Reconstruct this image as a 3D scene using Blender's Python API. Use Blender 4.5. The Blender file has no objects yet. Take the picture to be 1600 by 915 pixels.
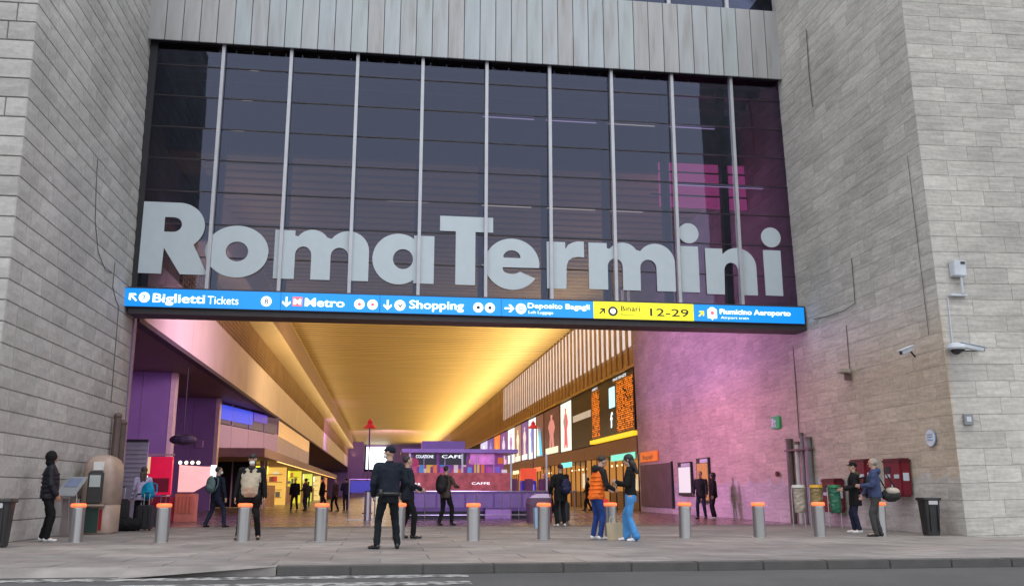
import bpy, bmesh, math, random
from mathutils import Vector, Matrix, noise
R = math.radians
random.seed(7)
sc = bpy.context.scene
# ---------------------------------------------------------------- camera, world, sun, exposure
cam_d = bpy.data.cameras.new('camera'); cam = bpy.data.objects.new('camera', cam_d)
sc.collection.objects.link(cam); sc.camera = cam
cam_d.sensor_width = 36.0; cam_d.lens = 31.95; cam_d.clip_end = 2000.0; cam_d.clip_start = 0.05
cam.location = (0, 0, 1.0)
cam.rotation_euler = (R(90 + 12.334), 0, R(-7.95))
sc.render.resolution_x = 1024; sc.render.resolution_y = 585
w = bpy.data.worlds.new('World'); sc.world = w; w.use_nodes = True
wn = w.node_tree.nodes; wl = w.node_tree.links
sky = wn.new('ShaderNodeTexSky'); sky.sky_type = 'NISHITA'; sky.sun_disc = False
SUN_EL, SUN_ROT = 76, 185
sky.sun_elevation = R(SUN_EL); sky.sun_rotation = R(SUN_ROT); sky.dust_density = 3.0
hs = wn.new('ShaderNodeHueSaturation'); hs.inputs['Saturation'].default_value = 0.5
bg = wn['Background']; wl.new(sky.outputs[0], hs.inputs['Color']); 
cloud = wn.new('ShaderNodeMix'); cloud.data_type = 'RGBA'; cloud.inputs['Factor'].default_value = 0.72     # even cloud cover over the clear sky
cloud.inputs['B'].default_value = (6.7, 6.85, 7.3, 1); wl.new(hs.outputs[0], cloud.inputs['A']); wl.new(cloud.outputs['Result'], bg.inputs[0])
bg.inputs[1].default_value = 0.15
sd = bpy.data.lights.new('sun', 'SUN'); sd.energy = 0.5; sd.angle = R(60); sd.color = (1, 0.96, 0.9)
sun = bpy.data.objects.new('sun', sd); sc.collection.objects.link(sun)
sun.rotation_euler = (R(90 - SUN_EL), 0, R(180 - SUN_ROT))
sc.view_settings.view_transform = 'Standard'; sc.view_settings.look = 'None'
sc.view_settings.exposure = 0.72; sc.view_settings.gamma = 1.0

def lamp(name, loc, rot, sx, sy, power, col):
    l = bpy.data.lights.new(name, 'AREA'); l.shape = 'RECTANGLE'; l.size = sx; l.size_y = sy
    l.energy = power; l.color = col
    o = bpy.data.objects.new(name, l); sc.collection.objects.link(o); o.location = loc; o.rotation_euler = rot
    return o
def spot(name, loc, target, power, col, ang=70, blend=0.8, rad=1.2):
    l = bpy.data.lights.new(name, 'SPOT'); l.energy = power; l.color = col; l.spot_size = R(ang)
    l.spot_blend = blend; l.shadow_soft_size = rad
    o = bpy.data.objects.new(name, l); sc.collection.objects.link(o); o.location = loc
    o.rotation_euler = (Vector(target) - Vector(loc)).to_track_quat('-Z', 'Y').to_euler()
    return o
WARM = (1.0, 0.74, 0.40); MAG = (0.85, 0.25, 0.75); VIO = (0.5, 0.2, 1.0)
# added area lamps, no fittings in view: uplight along both sides of the hall
lamp('hall_uplight', (12.3, 135, 7.95), (R(180), R(-44), 0), 0.5, 175, 8600, WARM).data.spread = R(140)
lamp('hall_uplight', (-6.3, 135, 8.5), (R(180), R(12), 0), 0.4, 200, 750, WARM)
spot('magenta_spotlight', (-2.0, 39, 6.0), (13.4, 37, 5.0), 6000, (0.82, 0.34, 0.85), 92, 1.0)
spot('magenta_spotlight', (6.0, 35.5, 6.5), (13.4, 34, 1.2), 900, (0.85, 0.35, 0.65), 84, 1.0)
spot('violet_spotlight', (0.0, 29.2, 5.9), (-10, 42, 3.0), 2000, (0.6, 0.25, 0.85), 110, 1.0)
spot('magenta_spotlight', (7.0, 30.6, 8.0), (13.2, 31.2, 12.0), 500, (0.9, 0.2, 0.5), 90, 1.0)
spot('violet_spotlight', (3.0, 29.5, 5.9), (3, 38, 0.5), 800, (0.6, 0.4, 0.9), 120, 1.0)
spot('pink_fascia_fill', (1.0, 34, 7.0), (-7.4, 36, 7.4), 2500, (0.92, 0.65, 0.92), 100, 1.0)  # added to brighten and tint the near left fascia
spot('warm_fascia_fill', (1.0, 56, 7.2), (-7.5, 60, 7.0), 1500, (1, 0.7, 0.42), 130, 1.0)  # added to brighten the left fascia farther back
spot('violet_spotlight', (2.0, 175, 7.5), (0, 215, 12.5), 9000, (0.55, 0.35, 1.0), 110, 1.0)
spot('violet_spotlight', (-4.0, 116, 7.5), (-7.5, 122, 8.4), 2000, (0.45, 0.2, 1.0), 90, 1.0)
lamp('hall_fill_light', (2.5, 110, 6.0), (0, 0, 0), 14, 130, 2000, (1, 0.72, 0.42))  # broad fill lamp added over the hall, no fitting in view

# ---------------------------------------------------------------- colours and materials
def lin(r, g, b):
    f = lambda c: ((c/255.0)/12.92 if c/255.0 <= 0.04045 else ((c/255.0 + 0.055)/1.055)**2.4)
    return (f(r), f(g), f(b), 1)
MATS = {}
scratch = bpy.data.scenes.new('scratch')
def bake(o):
    """evaluate one object alone (modifiers, text, curves) and return its mesh"""
    scratch.collection.objects.link(o); vl = scratch.view_layers[0]; vl.update(); dg = vl.depsgraph
    me = bpy.data.meshes.new_from_object(o.evaluated_get(dg)); bpy.data.objects.remove(o); return me
class NT:
    def __init__(s, m): s.m = m; s.t = m.node_tree; s.n = s.t.nodes; s.l = s.t.links
    def new(s, ty, **k):
        n = s.n.new(ty)
        for a, v in k.items(): setattr(n, a, v)
        return n
    def lk(s, a, b): s.l.new(a, b)
def mat(name, col, rough=0.6, metal=0.0, var=0.12, scale=3.0, bump=0.0, bscale=40.0, emis=None, estr=0.0, spec=0.5, stretch=(1, 1, 1), coat=0.0):
    """principled material; colour varies a little with noise in world space, optional fine relief"""
    if name in MATS: return MATS[name]
    m = bpy.data.materials.new(name); m.use_nodes = True; T = NT(m); b = T.n['Principled BSDF']
    b.inputs['Roughness'].default_value = rough; b.inputs['Metallic'].default_value = metal
    b.inputs['Specular IOR Level'].default_value = spec; b.inputs['Coat Weight'].default_value = coat
    g = T.new('ShaderNodeTexCoord'); mp = T.new('ShaderNodeMapping'); mp.inputs['Scale'].default_value = stretch
    T.lk(g.outputs['Object'], mp.inputs[0])
    nz = T.new('ShaderNodeTexNoise'); nz.inputs['Scale'].default_value = scale; nz.inputs['Detail'].default_value = 5
    T.lk(mp.outputs[0], nz.inputs['Vector'])
    mr = T.new('ShaderNodeMapRange'); mr.inputs[1].default_value = 0.3; mr.inputs[2].default_value = 0.7
    mr.inputs[3].default_value = 1 - var; mr.inputs[4].default_value = 1 + var; T.lk(nz.outputs[0], mr.inputs[0])
    mx = T.new('ShaderNodeVectorMath', operation='SCALE'); mx.inputs[0].default_value = col[:3]
    T.lk(mr.outputs[0], mx.inputs['Scale']); T.lk(mx.outputs[0], b.inputs['Base Color'])
    if bump:
        n2 = T.new('ShaderNodeTexNoise'); n2.inputs['Scale'].default_value = bscale; n2.inputs['Detail'].default_value = 4
        T.lk(mp.outputs[0], n2.inputs['Vector'])
        bp = T.new('ShaderNodeBump'); bp.inputs['Strength'].default_value = bump; bp.inputs['Distance'].default_value = 0.02
        T.lk(n2.outputs[0], bp.inputs['Height']); T.lk(bp.outputs[0], b.inputs['Normal'])
    if emis is not None:
        b.inputs['Emission Color'].default_value = emis; b.inputs['Emission Strength'].default_value = estr
    MATS[name] = m; return m
def emi(name, col, s=1.0):
    return mat(name, tuple(c*0.3 for c in col[:3]) + (1,), 0.4, emis=col, estr=s, var=0.0)

def stone_mat(name, base, warm, lowz, streak=0.35, sz=22.0):
    m = bpy.data.materials.new(name); m.use_nodes = True; T = NT(m); b = T.n['Principled BSDF']
    b.inputs['Roughness'].default_value = 0.85; b.inputs['Specular IOR Level'].default_value = 0.25
    at = T.new('ShaderNodeAttribute', attribute_name='tone'); ge = T.new('ShaderNodeNewGeometry')
    off = T.new('ShaderNodeMath', operation='MULTIPLY'); off.inputs[1].default_value = 37.0; T.lk(at.outputs['Fac'], off.inputs[0])
    cx = T.new('ShaderNodeCombineXYZ'); T.lk(off.outputs[0], cx.inputs[0]); T.lk(off.outputs[0], cx.inputs[2])
    ad = T.new('ShaderNodeVectorMath', operation='ADD'); T.lk(ge.outputs['Position'], ad.inputs[0]); T.lk(cx.outputs[0], ad.inputs[1])
    mp = T.new('ShaderNodeMapping'); mp.inputs['Scale'].default_value = (1.3, 1.3, sz); T.lk(ad.outputs[0], mp.inputs[0])
    n1 = T.new('ShaderNodeTexNoise'); n1.inputs['Scale'].default_value = 1.0; n1.inputs['Detail'].default_value = 6; n1.inputs['Roughness'].default_value = 0.65
    T.lk(mp.outputs[0], n1.inputs['Vector'])
    n2 = T.new('ShaderNodeTexNoise'); n2.inputs['Scale'].default_value = 0.35; n2.inputs['Detail'].default_value = 5; T.lk(ge.outputs['Position'], n2.inputs['Vector'])
    n3 = T.new('ShaderNodeTexNoise'); n3.inputs['Scale'].default_value = 9.0; n3.inputs['Detail'].default_value = 6; T.lk(ge.outputs['Position'], n3.inputs['Vector'])
    r1 = T.new('ShaderNodeMapRange'); r1.inputs[1].default_value = 0.32; r1.inputs[2].default_value = 0.68; r1.inputs[3].default_value = 1 - streak; r1.inputs[4].default_value = 1 + streak*0.5; T.lk(n1.outputs[0], r1.inputs[0])
    r2 = T.new('ShaderNodeMapRange'); r2.inputs[1].default_value = 0.3; r2.inputs[2].default_value = 0.7; r2.inputs[3].default_value = 0.84; r2.inputs[4].default_value = 1.1; T.lk(n2.outputs[0], r2.inputs[0])
    r3 = T.new('ShaderNodeMapRange'); r3.inputs[3].default_value = 0.8; r3.inputs[4].default_value = 1.2; T.lk(n3.outputs[0], r3.inputs[0])
    r4 = T.new('ShaderNodeMapRange'); r4.inputs[3].default_value = 0.9; r4.inputs[4].default_value = 1.09; T.lk(at.outputs['Fac'], r4.inputs[0])
    p = T.new('ShaderNodeMath', operation='MULTIPLY'); T.lk(r1.outputs[0], p.inputs[0]); T.lk(r2.outputs[0], p.inputs[1])
    q = T.new('ShaderNodeMath', operation='MULTIPLY'); T.lk(p.outputs[0], q.inputs[0]); T.lk(r3.outputs[0], q.inputs[1])
    s = T.new('ShaderNodeMath', operation='MULTIPLY'); T.lk(q.outputs[0], s.inputs[0]); T.lk(r4.outputs[0], s.inputs[1])
    # warmer travertine in the lower courses (the stone itself differs there)
    sx = T.new('ShaderNodeSeparateXYZ'); T.lk(ge.outputs['Position'], sx.inputs[0])
    zz = T.new('ShaderNodeMapRange'); zz.inputs[1].default_value = lowz; zz.inputs[2].default_value = lowz - 1.6; zz.inputs[3].default_value = 0; zz.inputs[4].default_value = 1
    T.lk(sx.outputs[2], zz.inputs[0])
    lt_ = T.new('ShaderNodeMath', operation='LESS_THAN'); lt_.inputs[1].default_value = 13.43; T.lk(sx.outputs[0], lt_.inputs[0])   # only the side face has the warm courses
    zf = T.new('ShaderNodeMath', operation='MULTIPLY'); T.lk(zz.outputs[0], zf.inputs[0]); T.lk(lt_.outputs[0], zf.inputs[1])
    mx = T.new('ShaderNodeMix', data_type='RGBA'); T.lk(zf.outputs[0], mx.inputs['Factor'])
    mx.inputs['A'].default_value = base; mx.inputs['B'].default_value = warm
    sc_ = T.new('ShaderNodeVectorMath', operation='SCALE'); T.lk(mx.outputs['Result'], sc_.inputs[0]); T.lk(s.outputs[0], sc_.inputs['Scale'])
    T.lk(sc_.outputs[0], b.inputs['Base Color'])
    bp = T.new('ShaderNodeBump'); bp.inputs['Strength'].default_value = 0.5; bp.inputs['Distance'].default_value = 0.02
    hm = T.new('ShaderNodeMath', operation='ADD'); T.lk(n1.outputs[0], hm.inputs[0]); T.lk(n3.outputs[0], hm.inputs[1])
    T.lk(hm.outputs[0], bp.inputs['Height']); T.lk(bp.outputs[0], b.inputs['Normal'])
    return m

M_stoneL = stone_mat('pale_grey_stone', (0.455, 0.443, 0.418, 1), (0.45, 0.435, 0.405, 1), 3.0, 0.12, 5.0)
M_stoneR = stone_mat('travertine', (0.50, 0.482, 0.44, 1), (0.52, 0.44, 0.34, 1), 5.8, 0.22, 11.0)
M_mortar = mat('mortar', (0.25, 0.24, 0.23, 1), 0.9)
M_mortarR = mat('travertine_mortar', (0.36, 0.345, 0.32, 1), 0.9)

# ---------------------------------------------------------------- object helpers
def link(o, parent=None):
    sc.collection.objects.link(o)
    if parent: o.parent = parent
    return o
def obj(name, bm, m, parent=None, loc=None, smooth=False, kind=None):
    if isinstance(bm, bpy.types.Mesh): me = bm
    else:
        me = bpy.data.meshes.new(name); bm.normal_update(); bm.to_mesh(me); bm.free()
    if m is not None:
        me.materials.clear()
        for q in (m if isinstance(m, (list, tuple)) else [m]): me.materials.append(q)
    if smooth:
        for p in me.polygons: p.use_smooth = True
    o = bpy.data.objects.new(name, me); link(o, parent)
    if loc is not None: o.location = loc
    if kind: o['kind'] = kind
    return o
def tag(o, label, cat, group=None):
    o['label'] = label; o['category'] = cat
    if group: o['group'] = group
    return o
def thing(name, label, cat, loc=(0, 0, 0), rz=0, group=None):
    o = bpy.data.objects.new(name, None); o.empty_display_size = 0.2; sc.collection.objects.link(o)
    o.location = loc; o.rotation_euler = (0, 0, R(rz)); return tag(o, label, cat, group)
def copy_tree(o, parent=None):
    c = o.copy(); sc.collection.objects.link(c); c.parent = parent
    for ch in [x for x in sc.objects if x.parent == o]: copy_tree(ch, c)
    return c
def box(bm, x0, x1, y0, y1, z0, z1, mi=0, bev=0.0):
    vs = [bm.verts.new(p) for p in ((x0, y0, z0), (x1, y0, z0), (x1, y1, z0), (x0, y1, z0), (x0, y0, z1), (x1, y0, z1), (x1, y1, z1), (x0, y1, z1))]
    fs = [bm.faces.new([vs[i] for i in f]) for f in ((3, 2, 1, 0), (4, 5, 6, 7), (0, 1, 5, 4), (1, 2, 6, 5), (2, 3, 7, 6), (3, 0, 4, 7))]
    for f in fs: f.material_index = mi
    if bev:
        bmesh.ops.bevel(bm, geom=list({e for f in fs for e in f.edges}), offset=bev, segments=2, affect='EDGES')
    return vs
def B(x0, x1, y0, y1, z0, z1, bev=0.0):
    bm = bmesh.new(); box(bm, x0, x1, y0, y1, z0, z1, 0, bev); return bm
def cyl(bm, c, r0, r1, h, seg=20, cap=True):
    d = bmesh.ops.create_cone(bm, cap_ends=cap, segments=seg, radius1=r0, radius2=r1, depth=h)
    bmesh.ops.translate(bm, verts=d['verts'], vec=(c[0], c[1], c[2] + h/2)); return d['verts']
def tube(bm, p0, p1, r, seg=8, r1=None):
    p0, p1 = Vector(p0), Vector(p1); d = p1 - p0
    v = bmesh.ops.create_cone(bm, cap_ends=True, segments=seg, radius1=r, radius2=r if r1 is None else r1, depth=d.length)['verts']
    q = Vector((0, 0, 1)).rotation_difference(d.normalized()).to_matrix()
    for a in v: a.co = q @ a.co + (p0 + p1)/2
    return v
_SPH = {}
def _sph(u, v):
    if (u, v) not in _SPH:
        pts = [(0, 0, -1)]
        for j in range(1, v):
            t = -math.pi/2 + math.pi*j/v
            for i in range(u): pts.append((math.cos(t)*math.cos(2*math.pi*i/u), math.cos(t)*math.sin(2*math.pi*i/u), math.sin(t)))
        pts.append((0, 0, 1)); f = []; top = len(pts) - 1
        for i in range(u): f.append((0, 1 + (i+1) % u, 1 + i)); f.append((top, top - u + i, top - u + (i+1) % u))
        for j in range(v-2):
            for i in range(u):
                a = 1 + j*u; f.append((a + i, a + (i+1) % u, a + u + (i+1) % u, a + u + i))
        _SPH[(u, v)] = (pts, f)
    return _SPH[(u, v)]
def ell(bm, c, r, rot=None, u=12, v=8):
    pts, fc = _sph(u, v); c = Vector(c); vs = []
    for p in pts:
        q = Vector((p[0]*r[0], p[1]*r[1], p[2]*r[2]))
        if rot is not None: q = rot @ q
        vs.append(bm.verts.new(q + c))
    for f in fc: bm.faces.new([vs[i] for i in f])
    return vs
def capsule(bm, p0, p1, r0, r1):
    p0, p1 = Vector(p0), Vector(p1); n = max(2, int((p1 - p0).length/(min(r0, r1)*1.5)))
    tube(bm, p0, p1, r0, 12, r1); ell(bm, p0, (r0, r0, r0), None, 12, 8); ell(bm, p1, (r1, r1, r1), None, 12, 8)
def lathe(bm, prof, c=(0, 0, 0), seg=20):
    rings = [[bm.verts.new((c[0] + r*math.cos(2*math.pi*i/seg), c[1] + r*math.sin(2*math.pi*i/seg), c[2] + z)) for i in range(seg)] for r, z in prof]
    for a, b in zip(rings, rings[1:]):
        for i in range(seg): bm.faces.new((a[i], a[(i+1) % seg], b[(i+1) % seg], b[i]))
    bm.faces.new(rings[0][::-1]); bm.faces.new(rings[-1])
def loft(bm, secs, seg=20, sq=2.4):
    """secs: (centre, half width, half depth) rings, bottom to top, superellipse outline"""
    rings = []
    for c, rx, ry in secs:
        c = Vector(c); ring = []
        for i in range(seg):
            a = 2*math.pi*i/seg; ca, sa = math.cos(a), math.sin(a)
            ring.append(bm.verts.new(c + Vector((rx*math.copysign(abs(ca)**(2/sq), ca), ry*math.copysign(abs(sa)**(2/sq), sa), 0))))
        rings.append(ring)
    for a, b in zip(rings, rings[1:]):
        for i in range(seg): bm.faces.new((a[i], a[(i+1) % seg], b[(i+1) % seg], b[i]))
    bm.faces.new(rings[0][::-1]); bm.faces.new(rings[-1])
def fuse(name, bm, vox, m, parent, smooth_it=3, fold=0.0, ratio=None, fs=9.0, flat=None):
    """union of overlapping shapes as ONE continuous skin (voxel remesh), then smoothed"""
    me = bpy.data.meshes.new(name); bm.to_mesh(me); bm.free()
    o = bpy.data.objects.new(name, me)
    md = o.modifiers.new('r', 'REMESH'); md.mode = 'VOXEL'; md.voxel_size = vox
    if smooth_it:
        s = o.modifiers.new('s', 'SMOOTH'); s.factor = 0.5; s.iterations = smooth_it
    if ratio:
        d = o.modifiers.new('d', 'DECIMATE'); d.ratio = ratio
    nm = bake(o)
    nm.name = name
    if fold:
        k = random.random()*50
        cos = [v.co.copy() for v in nm.vertices]; nos = [v.normal.copy() for v in nm.vertices]; flat_co = []
        for p, no in zip(cos, nos):
            n = noise.noise(Vector((p.x*fs + k, p.y*fs, p.z*fs*1.6))) + 0.5*noise.noise(Vector((p.x*fs*2.3, p.y*fs*2.3 + k, p.z*fs*3)))
            q = p + no*n*fold; flat_co += [q.x, q.y, q.z]
        nm.vertices.foreach_set('co', flat_co)
    if flat is not None:
        for v in nm.vertices: v.co.z = max(v.co.z, flat)
    return obj(name, nm, m, parent, smooth=True)
def text(s, width, height, m, parent, loc, rot=(R(90), 0, 0), bold=0.0, ext=0.004, name='lettering'):
    cu = bpy.data.curves.new(name, 'FONT'); cu.body = s; cu.size = 1.0; cu.offset = 0.004; cu.extrude = 0.0; cu.resolution_u = 3
    me = bake(bpy.data.objects.new(name, cu))
    xs = [v.co.x for v in me.vertices]; ys = [v.co.y for v in me.vertices]
    x0, x1 = min(xs), max(xs); y0, y1 = 0.0, 0.72
    for v in me.vertices:
        v.co.x = (v.co.x - x0)/(x1 - x0)*width; v.co.y = v.co.y/0.72*height
    if bold:
        k = 6 if bold > 0.015 else 4; bm = bmesh.new(); st = height*bold*1.7
        for q in range(k):
            a = 2*math.pi*q/k; n0 = len(bm.verts); bm.from_mesh(me); bm.verts.ensure_lookup_table()
            for v in bm.verts[n0:]: v.co.x += st*math.cos(a); v.co.y += st*math.sin(a)*0.7; v.co.z += 0.0012*q
        bm.to_mesh(me); bm.free()
    t = obj(name, me, m, parent); t.location = loc; t.rotation_euler = rot
    return t
def plate(name, loops, depth, m, parent, loc, rot=(R(90), 0, 0)):
    """flat shape with holes, extruded: outline loops -> one mesh"""
    cu = bpy.data.curves.new(name, 'CURVE'); cu.dimensions = '2D'; cu.fill_mode = 'BOTH'; cu.extrude = depth/2
    for lp in loops:
        sp = cu.splines.new('POLY'); sp.points.add(len(lp) - 1)
        for i, p in enumerate(lp): sp.points[i].co = (p[0], p[1], 0, 1)
        sp.use_cyclic_u = True
    me = bake(bpy.data.objects.new(name, cu))
    t = obj(name, me, m, parent); t.location = loc; t.rotation_euler = rot
    return t
def arc(cx, cy, rx, ry, a0, a1, n=24):
    return [(cx + rx*math.cos(R(a0 + (a1-a0)*i/n)), cy + ry*math.sin(R(a0 + (a1-a0)*i/n))) for i in range(n+1)]

# projection, used only to find which pieces show largest
CF = cam.rotation_euler.to_matrix()
def proj(p):
    q = CF.transposed() @ (Vector(p) - cam.location)
    if q.z > -0.1: return None
    return (800 + 1420*q.x/-q.z, 457.5 - 1420*q.y/-q.z, -q.z)

# ---------------------------------------------------------------- ground, road, kerb, pavement
XL, XR, YF = -7.45, 13.45, 27.6          # inner faces of the two towers, plane of the glazing
def asphalt():
    m = bpy.data.materials.new('asphalt'); m.use_nodes = True; T = NT(m); b = T.n['Principled BSDF']; b.inputs['Roughness'].default_value = 0.8
    ge = T.new('ShaderNodeNewGeometry')
    n1 = T.new('ShaderNodeTexNoise'); n1.inputs['Scale'].default_value = 90; n1.inputs['Detail'].default_value = 3; T.lk(ge.outputs['Position'], n1.inputs['Vector'])
    n2 = T.new('ShaderNodeTexNoise'); n2.inputs['Scale'].default_value = 0.6; n2.inputs['Detail'].default_value = 6; T.lk(ge.outputs['Position'], n2.inputs['Vector'])
    cr = T.new('ShaderNodeValToRGB'); cr.color_ramp.elements[0].color = (0.04, 0.04, 0.041, 1); cr.color_ramp.elements[1].color = (0.085, 0.085, 0.086, 1)
    cr.color_ramp.elements[0].position = 0.3; cr.color_ramp.elements[1].position = 0.7
    mm = T.new('ShaderNodeMath', operation='MULTIPLY_ADD'); mm.inputs[1].default_value = 0.45; T.lk(n1.outputs[0], mm.inputs[0])
    h = T.new('ShaderNodeMath', operation='MULTIPLY'); h.inputs[1].default_value = 0.55; T.lk(n2.outputs[0], h.inputs[0]); T.lk(h.outputs[0], mm.inputs[2])
    T.lk(mm.outputs[0], cr.inputs[0]); T.lk(cr.outputs[0], b.inputs['Base Color'])
    bp = T.new('ShaderNodeBump'); bp.inputs['Strength'].default_value = 0.5; bp.inputs['Distance'].default_value = 0.01; T.lk(n1.outputs[0], bp.inputs['Height']); T.lk(bp.outputs[0], b.inputs['Normal'])
    return m
bm = bmesh.new(); bmesh.ops.create_grid(bm, x_segments=8, y_segments=8, size=700)
obj('road', bm, asphalt(), loc=(0, 0, -0.12), kind='structure')
def worn_paint():
    m = mat('worn_road_paint', (0.42, 0.42, 0.41, 1), 0.7, var=0.0); T = NT(m); b = T.n['Principled BSDF']
    ge = T.new('ShaderNodeNewGeometry'); n = T.new('ShaderNodeTexNoise'); n.inputs['Scale'].default_value = 7; n.inputs['Detail'].default_value = 8; T.lk(ge.outputs['Position'], n.inputs['Vector'])
    cr = T.new('ShaderNodeValToRGB'); cr.color_ramp.elements[0].position = 0.42; cr.color_ramp.elements[1].position = 0.58
    cr.color_ramp.elements[0].color = (0.07, 0.07, 0.07, 1); cr.color_ramp.elements[1].color = (0.34, 0.34, 0.33, 1); T.lk(n.outputs[0], cr.inputs[0]); T.lk(cr.outputs[0], b.inputs['Base Color'])
    return m
WP = worn_paint()
cross = obj('zebra_crossing', B(-14, 1.2, 12.75, 13.12, -0.116, -0.113), WP, kind='structure')
for i, (a, b_) in enumerate(((11.75, 12.15), (10.75, 11.15), (9.75, 10.15), (8.75, 9.15))):
    obj('stripe', B(-14, 1.15 - 0.1*i, a, b_, -0.116, -0.113), WP, cross)

M_slab = []
for i, c in enumerate(((0.255, 0.238, 0.222), (0.225, 0.208, 0.195), (0.27, 0.248, 0.228), (0.21, 0.196, 0.186), (0.25, 0.222, 0.205))):
    M_slab.append(mat('paving_stone_%s' % ('abcde'[i]), c + (1,), 0.6, var=0.26, scale=1.6, bump=0.25, bscale=30, spec=0.4))
def spots(m):
    T = NT(m); b = T.n['Principled BSDF']; src = b.inputs['Base Color'].links[0].from_socket; ge = T.new('ShaderNodeNewGeometry')
    v = T.new('ShaderNodeTexVoronoi'); v.inputs['Scale'].default_value = 2.6; T.lk(ge.outputs['Position'], v.inputs['Vector'])
    r = T.new('ShaderNodeMapRange'); r.inputs[1].default_value = 0.06; r.inputs[2].default_value = 0.09; r.inputs[3].default_value = 0.45; r.inputs[4].default_value = 0.0; T.lk(v.outputs['Distance'], r.inputs[0])
    n = T.new('ShaderNodeTexNoise'); n.inputs['Scale'].default_value = 0.45; n.inputs['Detail'].default_value = 7; n.inputs['Roughness'].default_value = 0.65; T.lk(ge.outputs['Position'], n.inputs['Vector'])
    r2 = T.new('ShaderNodeMapRange'); r2.inputs[1].default_value = 0.42; r2.inputs[2].default_value = 0.72; r2.inputs[3].default_value = 0.0; r2.inputs[4].default_value = 0.8; T.lk(n.outputs[0], r2.inputs[0])
    mx = T.new('ShaderNodeMath', operation='MAXIMUM'); T.lk(r.outputs[0], mx.inputs[0]); T.lk(r2.outputs[0], mx.inputs[1])
    c = T.new('ShaderNodeMix', data_type='RGBA'); T.lk(mx.outputs[0], c.inputs['Factor']); T.lk(src, c.inputs['A']); c.inputs['B'].default_value = (0.11, 0.1, 0.095, 1); T.lk(c.outputs['Result'], b.inputs['Base Color'])
for m in M_slab: spots(m)
pav = obj('pavement', B(-45, 60, 13.6, 28.0, -0.11, -0.02), M_mortar, kind='structure')
slabme = {}
def slab_mesh(wx, wy, k):
    key = (wx, wy, k)
    if key not in slabme:
        bm = bmesh.new(); g = 0.006
        vs = box(bm, g, wx-g, g, wy-g, -0.03, 0.0)
        r = random.Random(k); dz = [r.uniform(-0.003, 0.002) for _ in range(4)]
        for a, z in zip(vs[4:], dz): a.co.z += z
        me = bpy.data.meshes.new('paving_slab'); bm.to_mesh(me); bm.free(); me.materials.append(M_slab[k % 5]); slabme[key] = me
    return slabme[key]
cnt = 0; rest = bmesh.new()
for j in range(15):
    for i in range(-20, 30):
        x = i*1.5 + (0.75 if j % 2 else 0); y = 13.6 + j*0.96
        if x + 1.5 < -9.5 or x > 18: continue
        if j >= 5 and (x < XL - 0.01 - 1.5 or x > XR): continue
        k = random.randrange(10)
        o = bpy.data.objects.new('paving_slab', slab_mesh(1.5, 0.96, k)); link(o, pav); o.location = (x, y, 0); cnt += 1
# near strip: kerb stones, and a dropped kerb on the left
M_kerb = mat('kerb_stone', (0.075, 0.073, 0.07, 1), 0.7, var=0.15, bump=0.3, bscale=25)
kerb = obj('kerb', B(-1.4, 60, 13.33, 13.6, -0.11, -0.03), M_mortar, kind='structure')
x = -1.4; k = 0
kme = None
while x < 20:
    if kme is None:
        bm = bmesh.new(); box(bm, 0.004, 0.996, 0, 0.29, -0.13, 0.0, 0, 0.012); kme = bpy.data.meshes.new('kerb_stone'); bm.to_mesh(kme); bm.free(); kme.materials.append(M_kerb)
    o = bpy.data.objects.new('kerb_stone', kme); link(o, kerb); o.location = (x, 13.3, random.uniform(-0.003, 0.003)); x += 1.0
obj('kerb_run', B(20.01, 60, 13.3, 13.59, -0.13, 0.0), M_kerb, kerb)
bm = bmesh.new()
def ramp(x0, x1, za, zb):
    vs = [bm.verts.new(p) for p in ((x0, 13.0, za), (x1, 13.3, zb), (x1, 13.62, 0.0), (x0, 13.62, 0.0), (x0, 13.3, -0.13), (x1, 13.3, -0.13), (x1, 13.62, -0.13), (x0, 13.62, -0.13))]
    for f in ((0, 1, 2, 3), (4, 5, 1, 0), (5, 6, 2, 1), (7, 4, 0, 3)): bm.faces.new([vs[i] for i in f])
ramp(-3.4, -1.41, -0.11, -0.0); ramp(-45, -3.41, -0.11, -0.11)
obj('dropped_kerb', bm, M_slab[0], kind='structure')

def polished():
    m = bpy.data.materials.new('polished_floor'); m.use_nodes = True; T = NT(m); b = T.n['Principled BSDF']
    b.inputs['Roughness'].default_value = 0.22; b.inputs['Specular IOR Level'].default_value = 0.6
    ge = T.new('ShaderNodeNewGeometry'); br = T.new('ShaderNodeTexBrick'); T.lk(ge.outputs['Position'], br.inputs['Vector'])
    br.inputs['Scale'].default_value = 1.0; br.inputs['Brick Width'].default_value = 0.9; br.inputs['Row Height'].default_value = 0.9; br.offset = 0
    br.inputs['Mortar Size'].default_value = 0.012; br.inputs['Color1'].default_value = (0.17, 0.125, 0.11, 1); br.inputs['Color2'].default_value = (0.23, 0.18, 0.16, 1); br.inputs['Mortar'].default_value = (0.08, 0.06, 0.055, 1)
    n = T.new('ShaderNodeTexNoise'); n.inputs['Scale'].default_value = 1.5; n.inputs['Detail'].default_value = 5; T.lk(ge.outputs['Position'], n.inputs['Vector'])
    r = T.new('ShaderNodeMapRange'); r.inputs[3].default_value = 0.7; r.inputs[4].default_value = 1.3; T.lk(n.outputs[0], r.inputs[0])
    s = T.new('ShaderNodeVectorMath', operation='SCALE'); T.lk(br.outputs[0], s.inputs[0]); T.lk(r.outputs[0], s.inputs['Scale']); T.lk(s.outputs[0], b.inputs['Base Color'])
    r2 = T.new('ShaderNodeMapRange'); r2.inputs[3].default_value = 0.14; r2.inputs[4].default_value = 0.4; T.lk(n.outputs[0], r2.inputs[0]); T.lk(r2.outputs[0], b.inputs['Roughness'])
    return m
obj('hall_floor', B(-20, 22, 28.25, 237, -0.1, 0.0), polished(), kind='structure')
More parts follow.
